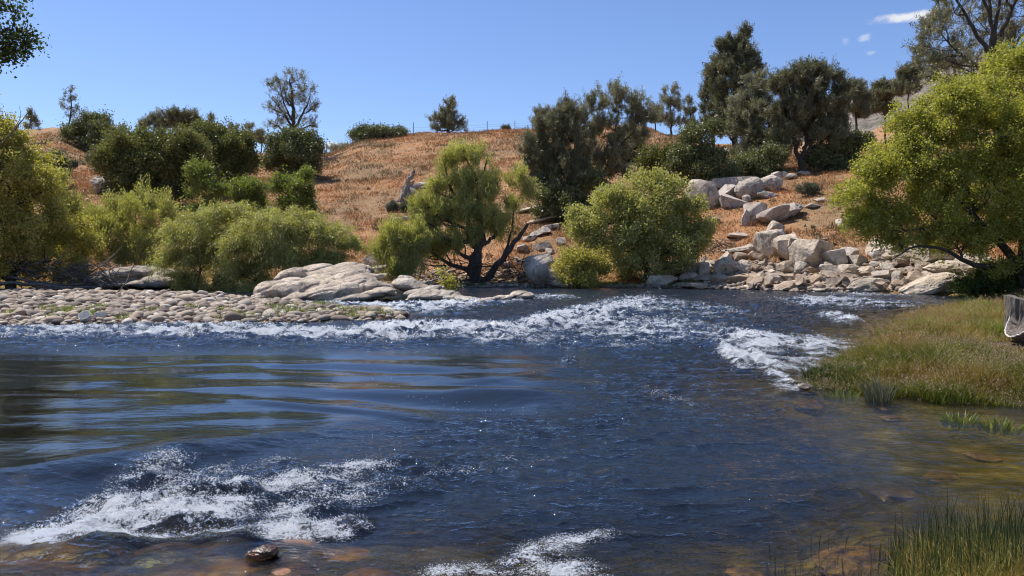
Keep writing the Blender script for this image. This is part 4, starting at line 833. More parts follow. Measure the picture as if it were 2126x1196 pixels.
# centre willow
plant('river_willow', 'open many-limbed willow with a black forked trunk at the centre bank', 'willow tree', ybase(985, 49),
      [(930, 345, 22, 36), (955, 322, 30, 18), (985, 335, 30, 26), (915, 400, 26, 42), (885, 435, 34, 34), (925, 455, 44, 44), (880, 480, 34, 40), (1000, 410, 40, 40), (1030, 385, 26, 26), (1070, 380, 28, 28), (1092, 400, 16, 24), (1010, 460, 46, 32), (1040, 478, 30, 34), (935, 510, 46, 38), (895, 525, 36, 32), (960, 440, 40, 50), (965, 385, 34, 34), (975, 500, 30, 30), (1070, 430, 22, 24)],
      'upright', 'willow', 4200, .34, trunk=[(978, 545), (1000, 510), (1003, 480)], gap=-.02, seed=60, twigs=1100, nsec=9,
      limbs=[[(985, 580, 0, .34), (995, 520, 0, .26), (975, 470, 0, .17), (955, 420, 0, .13), (932, 380, 0, .08), (922, 335, 0, .04)], [(1000, 500, 0, .2), (993, 440, 0, .14), (990, 375, 0, .10), (975, 345, 0, .06), (962, 320, 0, .03)],
             [(990, 375, 0, .08), (1005, 355, 0, .06), (1012, 325, 0, .03)], [(1000, 590, -.5, .24), (1040, 545, -.5, .2), (1070, 500, -.3, .15), (1096, 465, 0, .10)], [(1040, 545, 0, .1), (1062, 480, 0, .07), (1068, 430, 0, .05), (1095, 385, 0, .03)], [(1005, 510, 0, .14), (1030, 485, 0, .1), (1055, 455, 0, .05)]])
plant('willow_shrub', 'fine-leaved upright willow shrub just left of the centre willow', 'willow shrub', ybase(835, 47), [(820, 500, 40, 34), (850, 490, 30, 34), (800, 525, 28, 28), (845, 530, 38, 28), (875, 510, 20, 36)], 'upright', 'willow', 1500, .07, seed=61, bush=True)
plant('round_willow', 'large dome-shaped olive willow, fullest crown on the far bank', 'willow tree', ybase(1345, 48), 
      [(1335, 390, 36, 36), (1290, 425, 46, 34), (1385, 405, 40, 34), (1225, 460, 44, 34), (1430, 450, 34, 40), (1360, 375, 24, 20), (1262, 410, 24, 20), (1200, 485, 26, 24), (1462, 480, 20, 26), (1330, 455, 70, 50), (1300, 510, 70, 50), (1390, 510, 66, 52), (1220, 490, 34, 36), (1450, 490, 26, 40), (1345, 555, 80, 34), (1430, 540, 34, 32)],
      'leafy', 'willow', 5600, .22, gap=.02, seed=62, low=.5, dens=1.1, nsec=10, twigs=700)
plant('willow_shrub', 'small yellowish shrub at the water below the dome-shaped willow', 'willow shrub', ybase(1205, 45.8), [(1205, 550, 42, 26), (1180, 565, 30, 20), (1240, 562, 28, 22), (1200, 530, 24, 14)], 'leafy', 'gold', 900, .06, seed=63, bush=True)
plant('sapling', 'little yellow-green sapling growing from the low grey rocks midstream', 'sapling', P(920, 604, 36.5), [(918, 570, 8, 12), (925, 590, 14, 12), (932, 602, 10, 8), (912, 585, 6, 8)], 'leafy', 'gold', 130, .03, seed=64, bush=True)
for i, (px, py, w, lab) in enumerate([(815, 432, 14, 'grey-green sagebrush, left one under the dead snag'), (842, 430, 14, 'grey-green sagebrush, right one under the dead snag'), (148, 345, 12, 'left of two grey bushes on the bare left slope'), (180, 335, 12, 'right of two grey bushes on the bare left slope'), (1680, 395, 30, 'grey sagebrush low in the red grass above the slabs')]):
    plant('sagebrush', lab, 'bush', gbase(px, py + 8), [(px, py, w, 8), (px + 5, py - 2, w * .6, 6)], 'sage', 'sage', 220, .03, seed=70 + i, bush=True, twigs=40)
# overhanging broad-leaved branch, top left
plant('cottonwood', 'broad-leaved tree whose leafy branch hangs into the top left corner', 'tree', (-13.5, 9.0, T1(-13.5, 9.0)),
      [(-20, 20, 60, 30, 6), (20, 75, 60, 22, 6), (10, 105, 50, 14, 6), (60, 88, 26, 12, 6), (-30, 100, 50, 24, 6), (35, 20, 20, 14, 6), (-150, 0, 120, 90, 5), (-250, -160, 160, 160, 3)] , 'leafy', 'broad', 1500, .28,
      trunk=[(-1500, 300, 0), (-1300, 0, 1), (-900, -200, 2)], limbs=[[(-1300, 0, 1, .2), (-600, -60, 4, .12), (-200, 20, 5.5, .06), (10, 90, 6, .02)]], gap=0, gscale=2.2, seed=75, scale=.52, dens=.8, nsec=8, twigs=400, low=.9)
print('TIME4', __import__('time').process_time())
# ================================================================== ROCKS OF THE PLACE
def fused(name, label, lumps, mat, voxel=.05, amp=1.0, Yref=None, smooth_it=3, cat='rock outcrop', rough=.05, seed=0):
    """water-worn outcrop: tilted lumps fused into one skin. lumps: px, py(base-centre pixel), Y, half w px, half h px, depth m, tilt deg"""
    vs, fs, o = [], [], 0; d, f = ICO[4]; r = np.random.default_rng(seed)
    for (px, py, Y, w, h, dp, tl) in lumps:
        c = P(px, py, Y); k = Y / F; v = d * (1 + rough * 1.6 * fbm3(d * 1.5 + r.uniform(-9, 9, 3), 3)[:, None])
        v = v * [w * k, dp, h * k]; a = radians(tl); R = np.array([[cos(a), 0, -sin(a)], [0, 1, 0], [sin(a), 0, cos(a)]]); v = v @ R.T
        yaw = r.uniform(-.25, .25); R = np.array([[cos(yaw), -sin(yaw), 0], [sin(yaw), cos(yaw), 0], [0, 0, 1]]); v = v @ R.T
        vs.append(v + c); fs.append(f + o); o += len(v)
    v = np.concatenate(vs); c0 = v.mean(0); c0[2] = 0
    me = mesh_from(name, v - c0, np.concatenate(fs), None, True); ob = link(name, me, None, c0)
    m = ob.modifiers.new('r', 'REMESH'); m.mode = 'VOXEL'; m.voxel_size = voxel; m.use_smooth_shade = True
    smooth_it = min(smooth_it, 2) if Yref is None and voxel > .03 else smooth_it
    s = ob.modifiers.new('s', 'SMOOTH'); s.iterations = smooth_it; s.factor = .5
    dg = bpy.context.evaluated_depsgraph_get(); me2 = bpy.data.meshes.new_from_object(ob.evaluated_get(dg)); ob.modifiers.clear(); ob.data = me2
    n = len(me2.vertices); co = np.empty(n * 3, np.float32); me2.vertices.foreach_get('co', co); co = co.reshape(-1, 3).astype(float)
    no = np.empty(n * 3, np.float32); me2.vertices.foreach_get('normal', no); no = no.reshape(-1, 3)
    q = co * [1, 1, 1]; a = .30; q = np.stack([co[:, 0] * .45, co[:, 1] * .6, (co[:, 2] - a * co[:, 0]) * 2.6], -1)
    lay = np.abs(noise3(q * .9 + 3)); co = co + no * amp * (.06 * fbm3(co * 1.1 + 5, 3) + .012 * fbm3(co * 6, 3) - .055 * np.exp(-(lay / .04) ** 2))[:, None]
    me2.vertices.foreach_set('co', co.astype(np.float32).ravel()); me2.update(); me2.materials.clear(); me2.materials.append(mat)
    me2.polygons.foreach_set('use_smooth', np.ones(len(me2.polygons), bool))
    return tag(ob, label, cat)
fused('rock_outcrop', 'long smooth grey outcrop of folded rock in midstream right of the pebble bar',
      [(560, 608, 35.5, 34, 26, 1.0, 10), (600, 605, 35.3, 46, 24, 1.1, -8), (545, 620, 35, 24, 16, .7, 0), (625, 622, 34.6, 40, 17, .8, 8), (680, 612, 34.8, 75, 22, 1.1, 12), (715, 600, 35.8, 70, 22, 1.2, 14), (740, 583, 36.8, 60, 15, 1.1, 10), (770, 598, 35.8, 52, 17, .9, -6),
       (720, 622, 34.4, 90, 14, .8, 7), (760, 616, 34.6, 66, 11, .6, 12), (660, 592, 37.4, 60, 20, 1.2, 6), (610, 590, 37.2, 34, 15, .9, 0), (700, 572, 38.6, 70, 18, 1.2, 4), (735, 560, 39.6, 42, 16, 1., -6), (660, 566, 39.2, 44, 18, 1., 8), (606, 572, 38.2, 34, 16, .8, 14), (700, 590, 36.6, 54, 20, .7, 22), (640, 606, 35.2, 36, 22, .6, -20), (582, 580, 37.8, 14, 9, .4, 0), (800, 606, 35.2, 26, 8, .5, -14), (640, 575, 39, 60, 20, 1.2, 0)],
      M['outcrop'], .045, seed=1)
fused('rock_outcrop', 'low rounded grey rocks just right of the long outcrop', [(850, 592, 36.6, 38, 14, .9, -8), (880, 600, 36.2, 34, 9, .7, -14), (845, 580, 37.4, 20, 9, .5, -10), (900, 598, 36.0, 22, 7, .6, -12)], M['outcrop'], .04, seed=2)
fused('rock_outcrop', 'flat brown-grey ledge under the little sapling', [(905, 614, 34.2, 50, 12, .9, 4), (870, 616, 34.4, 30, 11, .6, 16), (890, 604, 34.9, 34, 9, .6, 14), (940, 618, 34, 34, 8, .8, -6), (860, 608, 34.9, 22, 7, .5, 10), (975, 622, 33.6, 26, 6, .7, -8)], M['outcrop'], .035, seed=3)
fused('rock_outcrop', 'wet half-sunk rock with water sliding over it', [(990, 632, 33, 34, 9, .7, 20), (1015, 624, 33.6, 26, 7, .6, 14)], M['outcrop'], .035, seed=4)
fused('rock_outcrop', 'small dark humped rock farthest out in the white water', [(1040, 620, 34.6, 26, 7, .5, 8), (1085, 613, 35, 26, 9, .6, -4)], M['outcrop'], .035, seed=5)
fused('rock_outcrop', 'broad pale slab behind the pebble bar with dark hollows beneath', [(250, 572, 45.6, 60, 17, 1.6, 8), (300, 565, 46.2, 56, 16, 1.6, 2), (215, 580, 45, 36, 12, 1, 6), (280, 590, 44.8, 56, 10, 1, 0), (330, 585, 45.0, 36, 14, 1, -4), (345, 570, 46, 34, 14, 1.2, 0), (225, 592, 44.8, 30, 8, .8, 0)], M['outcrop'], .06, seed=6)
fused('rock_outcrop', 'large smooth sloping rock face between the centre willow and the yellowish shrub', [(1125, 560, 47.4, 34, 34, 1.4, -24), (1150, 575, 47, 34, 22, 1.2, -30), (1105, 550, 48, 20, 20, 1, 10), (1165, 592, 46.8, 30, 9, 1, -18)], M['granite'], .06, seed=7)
# upper slope, centre
B = boulder
B(203, 388, 44, 22, 'lower half of the split round boulder on the left slope', 101, style='round', sink=.15, depth=.9)
B(206, 398, 40, 26, 'grey split round boulder beside the big thicket', 102, style='round', dY=-1.5, sink=.1)
B(880, 392, 90, 22, 'pale sloping ledge behind the dead snag', 103, style='slab', depth=.8, roll=-14)
B(848, 414, 30, 26, 'tall pale rock the dead snag leans on', 104, style='slab', roll=-30, depth=.5)
B(822, 464, 26, 13, 'dark-faced wedge rock below the sagebrush', 105, style='cut')
B(848, 460, 24, 10, 'small pale rock next to the dark-faced wedge', 106, style='slab')
B(540, 446, 16, 20, 'black-shadowed rock beside the fallen grey branches', 107, style='cut')
B(560, 438, 16, 10, 'small light rock beside the fallen grey branches', 108, style='cut')
B(382, 466, 36, 16, 'pale flat slab between two feathery willows', 109, style='slab')
B(352, 502, 44, 12, 'low grey rock peeping through the pale willow', 110, style='round')
B(770, 560, 34, 34, 'upright grey boulder left of the upright willow shrub', 111, style='worn', depth=.8, roll=-20)
B(792, 552, 30, 26, 'second grey boulder behind the upright one', 112, style='worn')
B(785, 572, 44, 22, 'brownish rounded boulder in front of the upright grey one', 113, style='worn')
B(800, 582, 24, 14, 'small round boulder at the foot of the upright willow shrub', 114, style='round')
# diagonal ledges, centre right
for i, (px, py, w, h, rl, lab) in enumerate([(1100, 442, 60, 16, -18, 'highest pale slab of the diagonal ledges'), (1120, 466, 74, 18, -22, 'long pale slab under the dark pine shrub'), (1128, 452, 40, 10, -16, 'narrow ledge above the long pale slab'), (1140, 478, 40, 14, -24, 'middle slab on the orange strip'),
        (1122, 492, 44, 20, -34, 'steep narrow slab leaning down the orange strip'), (1100, 502, 28, 14, -10, 'dim grey rock left of the steep narrow slab'), (1125, 522, 36, 20, -12, 'whitest wedge rock above the smooth face'), (1142, 530, 18, 14, 0, 'rounded pebble-like rock next to the whitest wedge'),
        (1165, 512, 18, 18, 0, 'pointed grey rock against the dome willow'), (1085, 525, 24, 16, 0, 'brown rock in shade behind the low limb')]):
    B(px, py, w, h, lab, 120 + i, style='slab', roll=rl, name='ledge_rock' if i < 5 else 'boulder')
for i, (px, py, w, h, lab) in enumerate([(1055, 562, 30, 18, 'lumpy rock in the willow shade, left upper'), (1080, 552, 24, 20, 'sunlit chunk by the low limb'), (1045, 580, 42, 18, 'big shaded rock at the foot of the low limb'), (1090, 585, 36, 18, 'dark rock at the left foot of the smooth face'),
        (1010, 585, 26, 14, 'shaded rock beside the black trunk'), (905, 575, 30, 14, 'shaded rock under the upright willow'), (870, 578, 34, 14, 'flat shaded rock at the left of the black trunk'), (940, 588, 26, 9, 'small shaded rock near the sapling'), (1120, 592, 34, 10, 'flat dark rock at the waterline before the smooth face')]):
    B(px, py, w, h, lab, 140 + i, kind='rubble', style='cut')
# right slope boulders
B(1462, 436, 66, 60, 'tall dark-faced boulder standing beside the dome willow', 160, style='cut', depth=.8, sink=.1)
B(1512, 402, 52, 24, 'pale flat boulder behind the tall dark-faced one', 161, style='slab', dY=1)
B(1518, 416, 50, 26, 'sloping boulder with a shadowed right face in the upper row', 162, style='cut', roll=-10)
B(1548, 398, 70, 24, 'long pale back slab of the upper row', 163, style='slab', dY=1.2)
B(1561, 414, 44, 36, 'rounded boulder split by a dark joint, second in the upper row', 164, style='round', roll=-10, sink=.1)
B(1603, 400, 40, 28, 'rounded boulder at the right end of the upper row', 165, style='round', sink=.1)
B(1620, 372, 22, 12, 'small white block above the upper row', 166, style='block'); B(1598, 368, 18, 8, 'little pale stone top left of the white block', 167, style='cut')
B(1645, 372, 22, 10, 'rounded stone on the grass crest', 168, style='round'); B(1672, 364, 20, 8, 'pale stone highest on the grass crest', 169, style='round')
B(1526, 432, 46, 24, 'flat-topped pale boulder below the upper row', 170, style='cut'); B(1576, 414, 20, 16, 'small rock between upper row and flat-topped boulder', 171, style='cut')
B(1594, 410, 34, 12, 'pale low rock right under the upper row', 172, style='slab'); B(1552, 420, 14, 12, 'shaded small round stone below the split boulder', 173, style='round')
B(1549, 470, 14, 26, 'thin upright blade of rock, leftmost of the middle row', 174, style='slab', roll=24)
B(1574, 466, 36, 34, 'leaning pale boulder, second of the middle row', 175, style='cut', roll=-20, sink=.1)
B(1606, 466, 50, 32, 'broad cracked boulder in the middle row', 176, style='cut', roll=-10, sink=.1)
B(1648, 454, 52, 26, 'smooth sloping boulder at the right end of the middle row', 177, style='worn', roll=-18, sink=.1)
B(1628, 436, 26, 8, 'thin slab above the middle row', 178, style='slab'); B(1704, 422, 18, 10, 'small pale stone alone in the red grass', 179, style='cut'); B(1692, 432, 26, 8, 'flat pale stone beneath the lone one in the red grass', 180, style='slab')
B(1614, 490, 28, 24, 'upright rounded stone below the middle row', 181, style='round', sink=.1); B(1486, 466, 18, 12, 'dark hollow stone by the sandy slope', 182, kind='rubble', style='round')
B(1755, 478, 26, 18, 'grey rock at the left edge of the lime willow', 183, style='cut'); B(1770, 468, 14, 8, 'small rock touching the lime willow edge', 184, style='cut')
B(1535, 496, 34, 10, 'low dark-edged rock on the yellow grass', 185, style='cut'); B(1714, 502, 14, 6, 'white chip lying in the rusty grass', 186, style='cut')
B(1520, 322, 52, 14, 'sandy pale hump at the head of the path', 187, style='worn')
# the big fractured ledge
B(1560, 520, 84, 12, 'long thin log-like ledge rising to the fractured block', 190, style='slab', roll=-14, name='ledge_rock')
B(1610, 535, 54, 44, 'large pale rounded block at the left of the fractured ledge', 191, style='worn', sink=.1, depth=.8, dY=.3)
B(1638, 548, 46, 50, 'fractured block with a dark overhang in the middle of the ledge', 192, style='cut', sink=.08, depth=.8, roll=8)
B(1664, 552, 40, 44, 'narrow fractured block with vertical joints', 193, style='cut', sink=.08, depth=.9, rot=.2, roll=-6)
B(1690, 556, 54, 44, 'biggest square pale block at the right end of the ledge', 194, style='block', sink=.06, depth=.9, rot=.6, dY=-.3, roll=7)
B(1711, 522, 26, 16, 'dark loose block perched above the square block', 195, style='block', rot=.3, roll=12)
B(1742, 560, 54, 38, 'cracked pale face right of the square block', 196, style='cut'); B(1725, 575, 40, 22, 'shadowed rock under the square block', 197, style='cut')
B(1668, 572, 28, 30, 'lichened upright rock under the ledge', 198, style='worn', sink=.1); B(1640, 572, 40, 26, 'crumbly pale rock below the overhang', 199, kind='rubble', style='cut')
# near the water, right bank
B(1512, 574, 42, 34, 'big smooth egg-shaped boulder on the rubble bank', 200, style='round', sink=.08); B(1514, 548, 28, 20, 'grey pointed boulder behind the egg-shaped one', 201, style='cut')
B(1550, 570, 32, 26, 'rounded double boulder right of the egg-shaped one', 202, style='round', sink=.1); B(1560, 525, 22, 14, 'rounded cobble under the log-like ledge', 203, style='round')
B(1386, 570, 56, 26, 'flat-topped dark block, left of the three joined by the dome willow', 204, style='block', depth=.7); B(1436, 570, 44, 26, 'flat-topped dark block, middle of the three joined', 205, style='block', depth=.7); B(1462, 572, 22, 26, 'flat-topped dark block, right of the three joined', 206, style='block', depth=.9)
B(1464, 552, 18, 22, 'pointed dark stone behind the joined blocks', 207, style='cut')
B(1378, 594, 66, 22, 'wide dark undercut rock under the joined blocks', 208, style='slab'); B(1432, 582, 38, 16, 'pale lens-shaped rock under the joined blocks', 209, style='cut')
B(1470, 584, 54, 12, 'orange-tinted flat slab left of the dry twig heap', 210, kind='rubble', style='slab'); B(1446, 600, 62, 12, 'pinkish flat slab at the waterline', 211, kind='rubble', style='slab'); B(1478, 601, 42, 8, 'second flat slab at the waterline', 212, kind='rubble', style='slab'); B(1502, 594, 30, 12, 'dark wet rock next to the waterline slabs', 213, kind='rubble', style='cut')
B(1575, 598, 36, 22, 'angular tan rock with a shaded right face near the water', 214, kind='rubble', style='cut'); B(1558, 601, 24, 8, 'flat grey stone at the water below the tan rock', 215, style='round')
B(1545, 588, 60, 18, 'long tan slab sloping to the water', 216, kind='rubble', style='slab', roll=-12); B(1592, 578, 34, 16, 'blue-grey tilted slab above the tan rock', 217, style='slab', roll=-20)
B(1640, 600, 70, 16, 'broad tan shelf at the waterline below the ledge', 218, kind='rubble', style='slab', roll=-8); B(1700, 590, 30, 18, 'brown rounded boulder, left of a touching pair', 219, kind='rubble', style='round'); B(1712, 585, 18, 14, 'brown rounded boulder, right of a touching pair', 220, kind='rubble', style='round')
B(1706, 602, 24, 14, 'grey round boulder near the water', 221, kind='rubble', style='round'); B(1710, 607, 34, 8, 'pale low stone lying in the water edge', 222, style='round'); B(1740, 600, 40, 22, 'tan angular rock above the water', 223, kind='rubble', style='cut')
B(1768, 600, 34, 26, 'large tan rock left of the striped slab', 224, kind='rubble', style='cut'); B(1762, 575, 28, 22, 'square grey stone standing on the rubble', 225, style='block'); B(1800, 576, 38, 20, 'long slanting rock in the rubble', 226, style='slab', roll=-24)
B(1815, 609, 84, 26, 'wide pinkish slab with stripes at the waterline', 227, kind='outcrop', style='worn', depth=.6, sink=.3); B(1836, 588, 42, 24, 'flat-topped tan boulder with a shaded side', 228, style='cut')
B(1832, 594, 26, 12, 'brown oval boulder lying on the striped slab', 229, kind='rubble', style='round'); B(1816, 588, 18, 12, 'small brown boulder left of the oval one', 230, kind='rubble', style='round'); B(1848, 568, 28, 20, 'grey wedge rock in the willow shade', 231, style='cut', roll=-20)
B(1864, 602, 24, 18, 'dark boulder right of the striped slab', 232, kind='rubble', style='round'); B(1880, 602, 18, 20, 'dark upright boulder next to the big shaded one', 233, kind='rubble', style='round'); B(1870, 590, 26, 24, 'tilted slab standing in the rubble', 234, style='slab', roll=40)
B(1902, 590, 34, 24, 'pinkish slanting boulder above the big shaded one', 235, kind='rubble', style='slab', roll=-30); B(1944, 616, 96, 42, 'big slanted boulder in willow shade at the water', 236, style='worn', roll=-18, sink=.15, depth=.7)
B(1940, 578, 40, 18, 'pink-grey angular rock on top of the big shaded boulder', 237, style='cut'); B(1990, 572, 90, 26, 'pale sunlit slab under the low willow branch', 238, style='worn'); B(1870, 545, 80, 40, 'pale sunlit rock face seen through the willow leaves', 239, style='worn')
B(1925, 560, 40, 18, 'sunlit rubble block behind the willow branch', 240, style='cut'); B(2040, 560, 70, 30, 'pale rock behind the willow stems', 241, style='worn'); B(2090, 590, 50, 30, 'dark rock under the willow at the right edge', 242, style='cut'); B(1890, 572, 30, 16, 'tan chunk between the wedge rock and the pinkish one', 243, kind='rubble', style='cut')
B(1660, 522, 26, 10, 'thin stone lying on the ledge top', 244, style='slab'); B(1788, 556, 30, 20, 'pale stone in front of the leaf fringe', 245, style='cut'); B(1822, 560, 26, 16, 'small pale rubble stone beneath the leaf fringe', 246, style='cut')

for i, (px, py, w, h, st, rl, lab) in enumerate([(1775, 590, 40, 22, 'cut', 0, 'tan boulder behind the square grey stone'), (1850, 545, 60, 26, 'slab', -10, 'pale slab half hidden by the leaf fringe'), (1910, 545, 56, 30, 'cut', -8, 'pale block high under the lime willow'), (1960, 548, 60, 26, 'slab', 8, 'pale ledge under the middle of the lime willow'),
        (1500, 590, 40, 18, 'slab', -8, 'brown slab between the egg-shaped boulder and the water'), (1610, 590, 44, 20, 'slab', -14, 'tan slab sloping under the crumbly rock'), (1672, 590, 34, 18, 'cut', 0, 'brown angular rock under the lichened one'), (1730, 585, 36, 20, 'slab', 16, 'pale tilted slab right of the brown pair'),
        (1790, 598, 34, 18, 'cut', 0, 'brown angular rock between tan rock and striped slab'), (1585, 545, 34, 18, 'cut', 0, 'pink rock in the slide under the ledge'), (1540, 545, 26, 16, 'cut', 0, 'tan rock at the left of the slide'), (1905, 604, 34, 14, 'slab', -10, 'flat brown rock at the foot of the tilted slab'),
        (1770, 545, 44, 24, 'cut', 0, 'pale broken face right of the perched block'), (1715, 548, 36, 22, 'slab', 10, 'pale shelf behind the square block'), (1480, 560, 30, 18, 'cut', 0, 'grey rock beside the twig heap'), (1650, 585, 30, 14, 'cut', 0, 'small brown block under the overhang')]):
    B(px, py, w, h, lab, 500 + i, kind='rubble' if 'brown' in lab or 'tan' in lab or 'pink' in lab else 'granite', style=st, roll=rl)
# rubble: loose stones of the bank, a few shapes copied
def scatter_rocks():
    r = np.random.default_rng(77); protos = []
    for s in range(8):
        v, f = rock_shape(4, 300 + s, cuts=15, cut=(.42, .78), rough=.07, sq=(1, r.uniform(.7, 1), r.uniform(.5, .8))); protos.append(mesh_from('loose_stone', v * .5, f, M['rubble'], True)); protos[-1].set_sharp_from_angle(angle=radians(28))
    zones = [((1470, 2010), (540, 606), 240, (.28, .95), 'angular tan stone in the rubble along the right bank', 'rubble stones of the right bank'),
             ((1520, 1640), (528, 560), 40, (.14, .34), 'small pinkish stone in the slide under the ledge', 'small stones under the ledge'),
             ((860, 1140), (560, 592), 40, (.2, .55), 'shaded stone under the centre willow', 'stones under the centre willow'),
             ((1340, 1480), (578, 598), 20, (.2, .45), 'dark stone by the joined flat blocks', 'stones by the flat blocks'),
             ((1480, 1760), (385, 500), 18, (.15, .4), 'small stone half buried in the dry slope', 'stones on the dry slope'),
             ((90, 200), (560, 600), 22, (.2, .6), 'dark stone behind the driftwood', 'stones behind the driftwood'),
             ((740, 880), (560, 592), 20, (.2, .5), 'shaded stone left of the centre willow', 'stones left of the centre willow')]
    for (x0, x1), (y0, y1), n, (s0, s1), lab, grp in zones:
        for k in range(n):
            px, py = r.uniform(x0, x1), y0 + (y1 - y0) * r.uniform(0, 1) ** .7
            if x1 == 2010 and px > 1480: py = min(py, 600 + (px - 1480) * .025)
            b = hit(px, py); s = s0 + (s1 - s0) * r.uniform(0, 1) ** 2
            o = bpy.data.objects.new('loose_stone', protos[r.integers(8)]); C.objects.link(o); o.location = (b[0], b[1], b[2] + s * .15 + r.uniform(0, .22) * (x1 in (2010, 1140, 1480)))
            o.scale = (s * r.uniform(.8, 1.3), s, s * r.uniform(.6, 1.1)); o.rotation_euler = (r.uniform(-.4, .4), r.uniform(-.4, .4), r.uniform(0, 6.3)); tag(o, lab, 'stone', grp)
    # uncountable gravel and chips
    d, f = ICO[2]; n = 5200; ps, ss_, = [], []
    for (x0, x1), (y0, y1), m in [((1465, 2080), (545, 607), 2600), ((860, 1450), (592, 601), 1100), ((740, 1140), (560, 594), 700)]:
        for k in range(m):
            px = r.uniform(x0, x1); py = r.uniform(y0, y1)
            if x0 == 1465: py = min(py, 602 + (px - 1480) * .025)
            b = hit(px, py); ps.append(b); ss_.append((.05 if x0 == 860 else .07) + .16 * r.uniform(0, 1) ** 3)
    ps = np.array(ps); ss_ = np.array(ss_); n = len(ps); sc = ss_[:, None] * r.uniform([.8, .7, .4], [1.3, 1.1, .8], (n, 3)); th = r.uniform(0, 6.3, n)
    v = d[None] * (1 + .18 * r.normal(size=(n, len(d), 1)) * .6) * sc[:, None, :]; c, s = np.cos(th)[:, None], np.sin(th)[:, None]
    v = np.stack([v[..., 0] * c - v[..., 1] * s, v[..., 0] * s + v[..., 1] * c, v[..., 2]], -1) + ps[:, None, :] + [0, 0, .02]
    fc = (f[None] + len(d) * np.arange(n)[:, None, None]).reshape(-1, 3)
    tag(link('gravel', mesh_from('gravel', v.reshape(-1, 3), fc, M['rubble_many'], False, {'tint': ('POINT', np.repeat(r.uniform(0, 1, n), len(d)))})), 'small chips and gravel between the bank stones', 'gravel', kind='stuff')
scatter_rocks()

# river-rounded cobbles of the bar
def cobbles():
    r = np.random.default_rng(99); pts = []
    xs = np.arange(-44, -2.5, .165); yv = np.arange(22.0, 43, .175)
    X, Y = np.meshgrid(xs, yv); X = X + r.uniform(-.08, .08, X.shape) + (np.arange(len(yv)) % 2)[:, None] * .11; Y = Y + r.uniform(-.08, .08, Y.shape)
    X, Y = X.ravel(), Y.ravel(); sd = poly_sd(X, Y, BAR) + .5 * fbm2(X * .6, Y * .6, 3, 21.); ppx, ppy = proj(X, Y, 0 * X); ok = (sd > -.25) & (ppx > -160) & (r.uniform(0, 1, len(X)) < .97)
    X, Y = X[ok], Y[ok]; s = .098 * np.exp(r.normal(0, .42, len(X))); s = np.clip(s, .05, .30); Z = T(X, Y); s *= np.where(Z < .02, .85, 1)
    ppx, ppy = proj(X, Y, Z); vis = (ppx > -5) & (ppx < 2130); score = np.where(vis, s / Y, 0); big = np.argsort(-score)[:300]; m = np.ones(len(X), bool); m[big] = False
    d, f = ICO[3]; protos = []
    for k in range(7):
        v = d * (1 + .16 * fbm3(d * 1.1 + k * 7.7, 2)[:, None]) * [1.0, .8, .56]; protos.append(mesh_from('river_cobble', v, f, M['cobble'], True))
    for i in big:
        o = bpy.data.objects.new('river_cobble', protos[r.integers(7)]); C.objects.link(o); k = s[i]
        o.location = (X[i], Y[i], Z[i] + k * .28); o.scale = (k * r.uniform(.9, 1.25), k, k * r.uniform(.85, 1.25)); o.rotation_euler = (r.normal() * .22, r.normal() * .22, r.uniform(0, 6.3))
        tag(o, 'one of the larger rounded cobbles at the top of the pebble bar', 'cobble', 'cobbles of the pebble bar')
    d, f = ICO[2]; X, Y, Z, s = X[m], Y[m], Z[m], s[m]; n = len(X); th = r.uniform(0, 6.3, n)
    v = d[None] * (1 + .09 * r.normal(size=(n, len(d), 1)) * .5) * (s[:, None] * r.uniform([.9, .7, .42], [1.3, .95, .7], (n, 3)))[:, None, :]
    tl = r.normal(0, .22, n)[:, None]; v[..., 2] += v[..., 0] * tl; c, sn = np.cos(th)[:, None], np.sin(th)[:, None]
    v = np.stack([v[..., 0] * c - v[..., 1] * sn, v[..., 0] * sn + v[..., 1] * c, v[..., 2]], -1); v += np.stack([X, Y, Z + s * .25], -1)[:, None, :]
    fc = (f[None] + len(d) * np.arange(n)[:, None, None]).reshape(-1, 3)
    tag(link('cobbles', mesh_from('cobbles', v.reshape(-1, 3), fc, M['cobble_many'], True, {'tint': ('POINT', np.repeat(r.uniform(0, 1, n), len(d)))})), 'thousands of smaller rounded pinkish and tan cobbles on the bar', 'cobbles', kind='stuff')
cobbles()

# broad wet ledge under a film of water, near left corner
def ledge():
    m, nt, out = new_mat('wet_ledge'); v = coord(nt); f = noise_node(nt, v, 2.1, 5, .6, .6); g = noise_node(nt, v, 9, 5, .7)
    c = ramp(nt, f, [(.36, (.03, .02, .014)), (.48, (.09, .05, .025)), (.55, (.27, .125, .05)), (.70, (.48, .26, .11))]); c = mixc(nt, .5, c, ramp(nt, g, [(.3, (.4, .4, .4)), (.6, (1.1, 1.1, 1.1))]), 'MULTIPLY')
    p = N(nt, 'ShaderNodeBsdfPrincipled'); p.inputs['Roughness'].default_value = .3; nt.links.new(c, p.inputs['Base Color']); nt.links.new(bump(nt, g, .7, .03), p.inputs['Normal']); nt.links.new(p.outputs[0], out.inputs['Surface'])
    r = np.random.default_rng(8); L_ = []
    for Y, z0 in ((5.68, -.073), (5.3, -.084), (4.95, -.092)):
        for px in np.arange(-260, 800, 120):
            x = px + r.uniform(-30, 30); zz = z0 + r.uniform(-.012, .008) - .05 * (px > 650); py = float(proj((x - CX) / F * Y, Y, zz)[1]); L_.append((x, py, Y + r.uniform(-.08, .08), r.uniform(80, 130), 33, r.uniform(.26, .36), r.uniform(-8, 8)))
    fused('rock_ledge', 'broad wet brown rock ledge with water sheeting over it, near left corner', L_, m, .022, .28, smooth_it=4)
ledge()
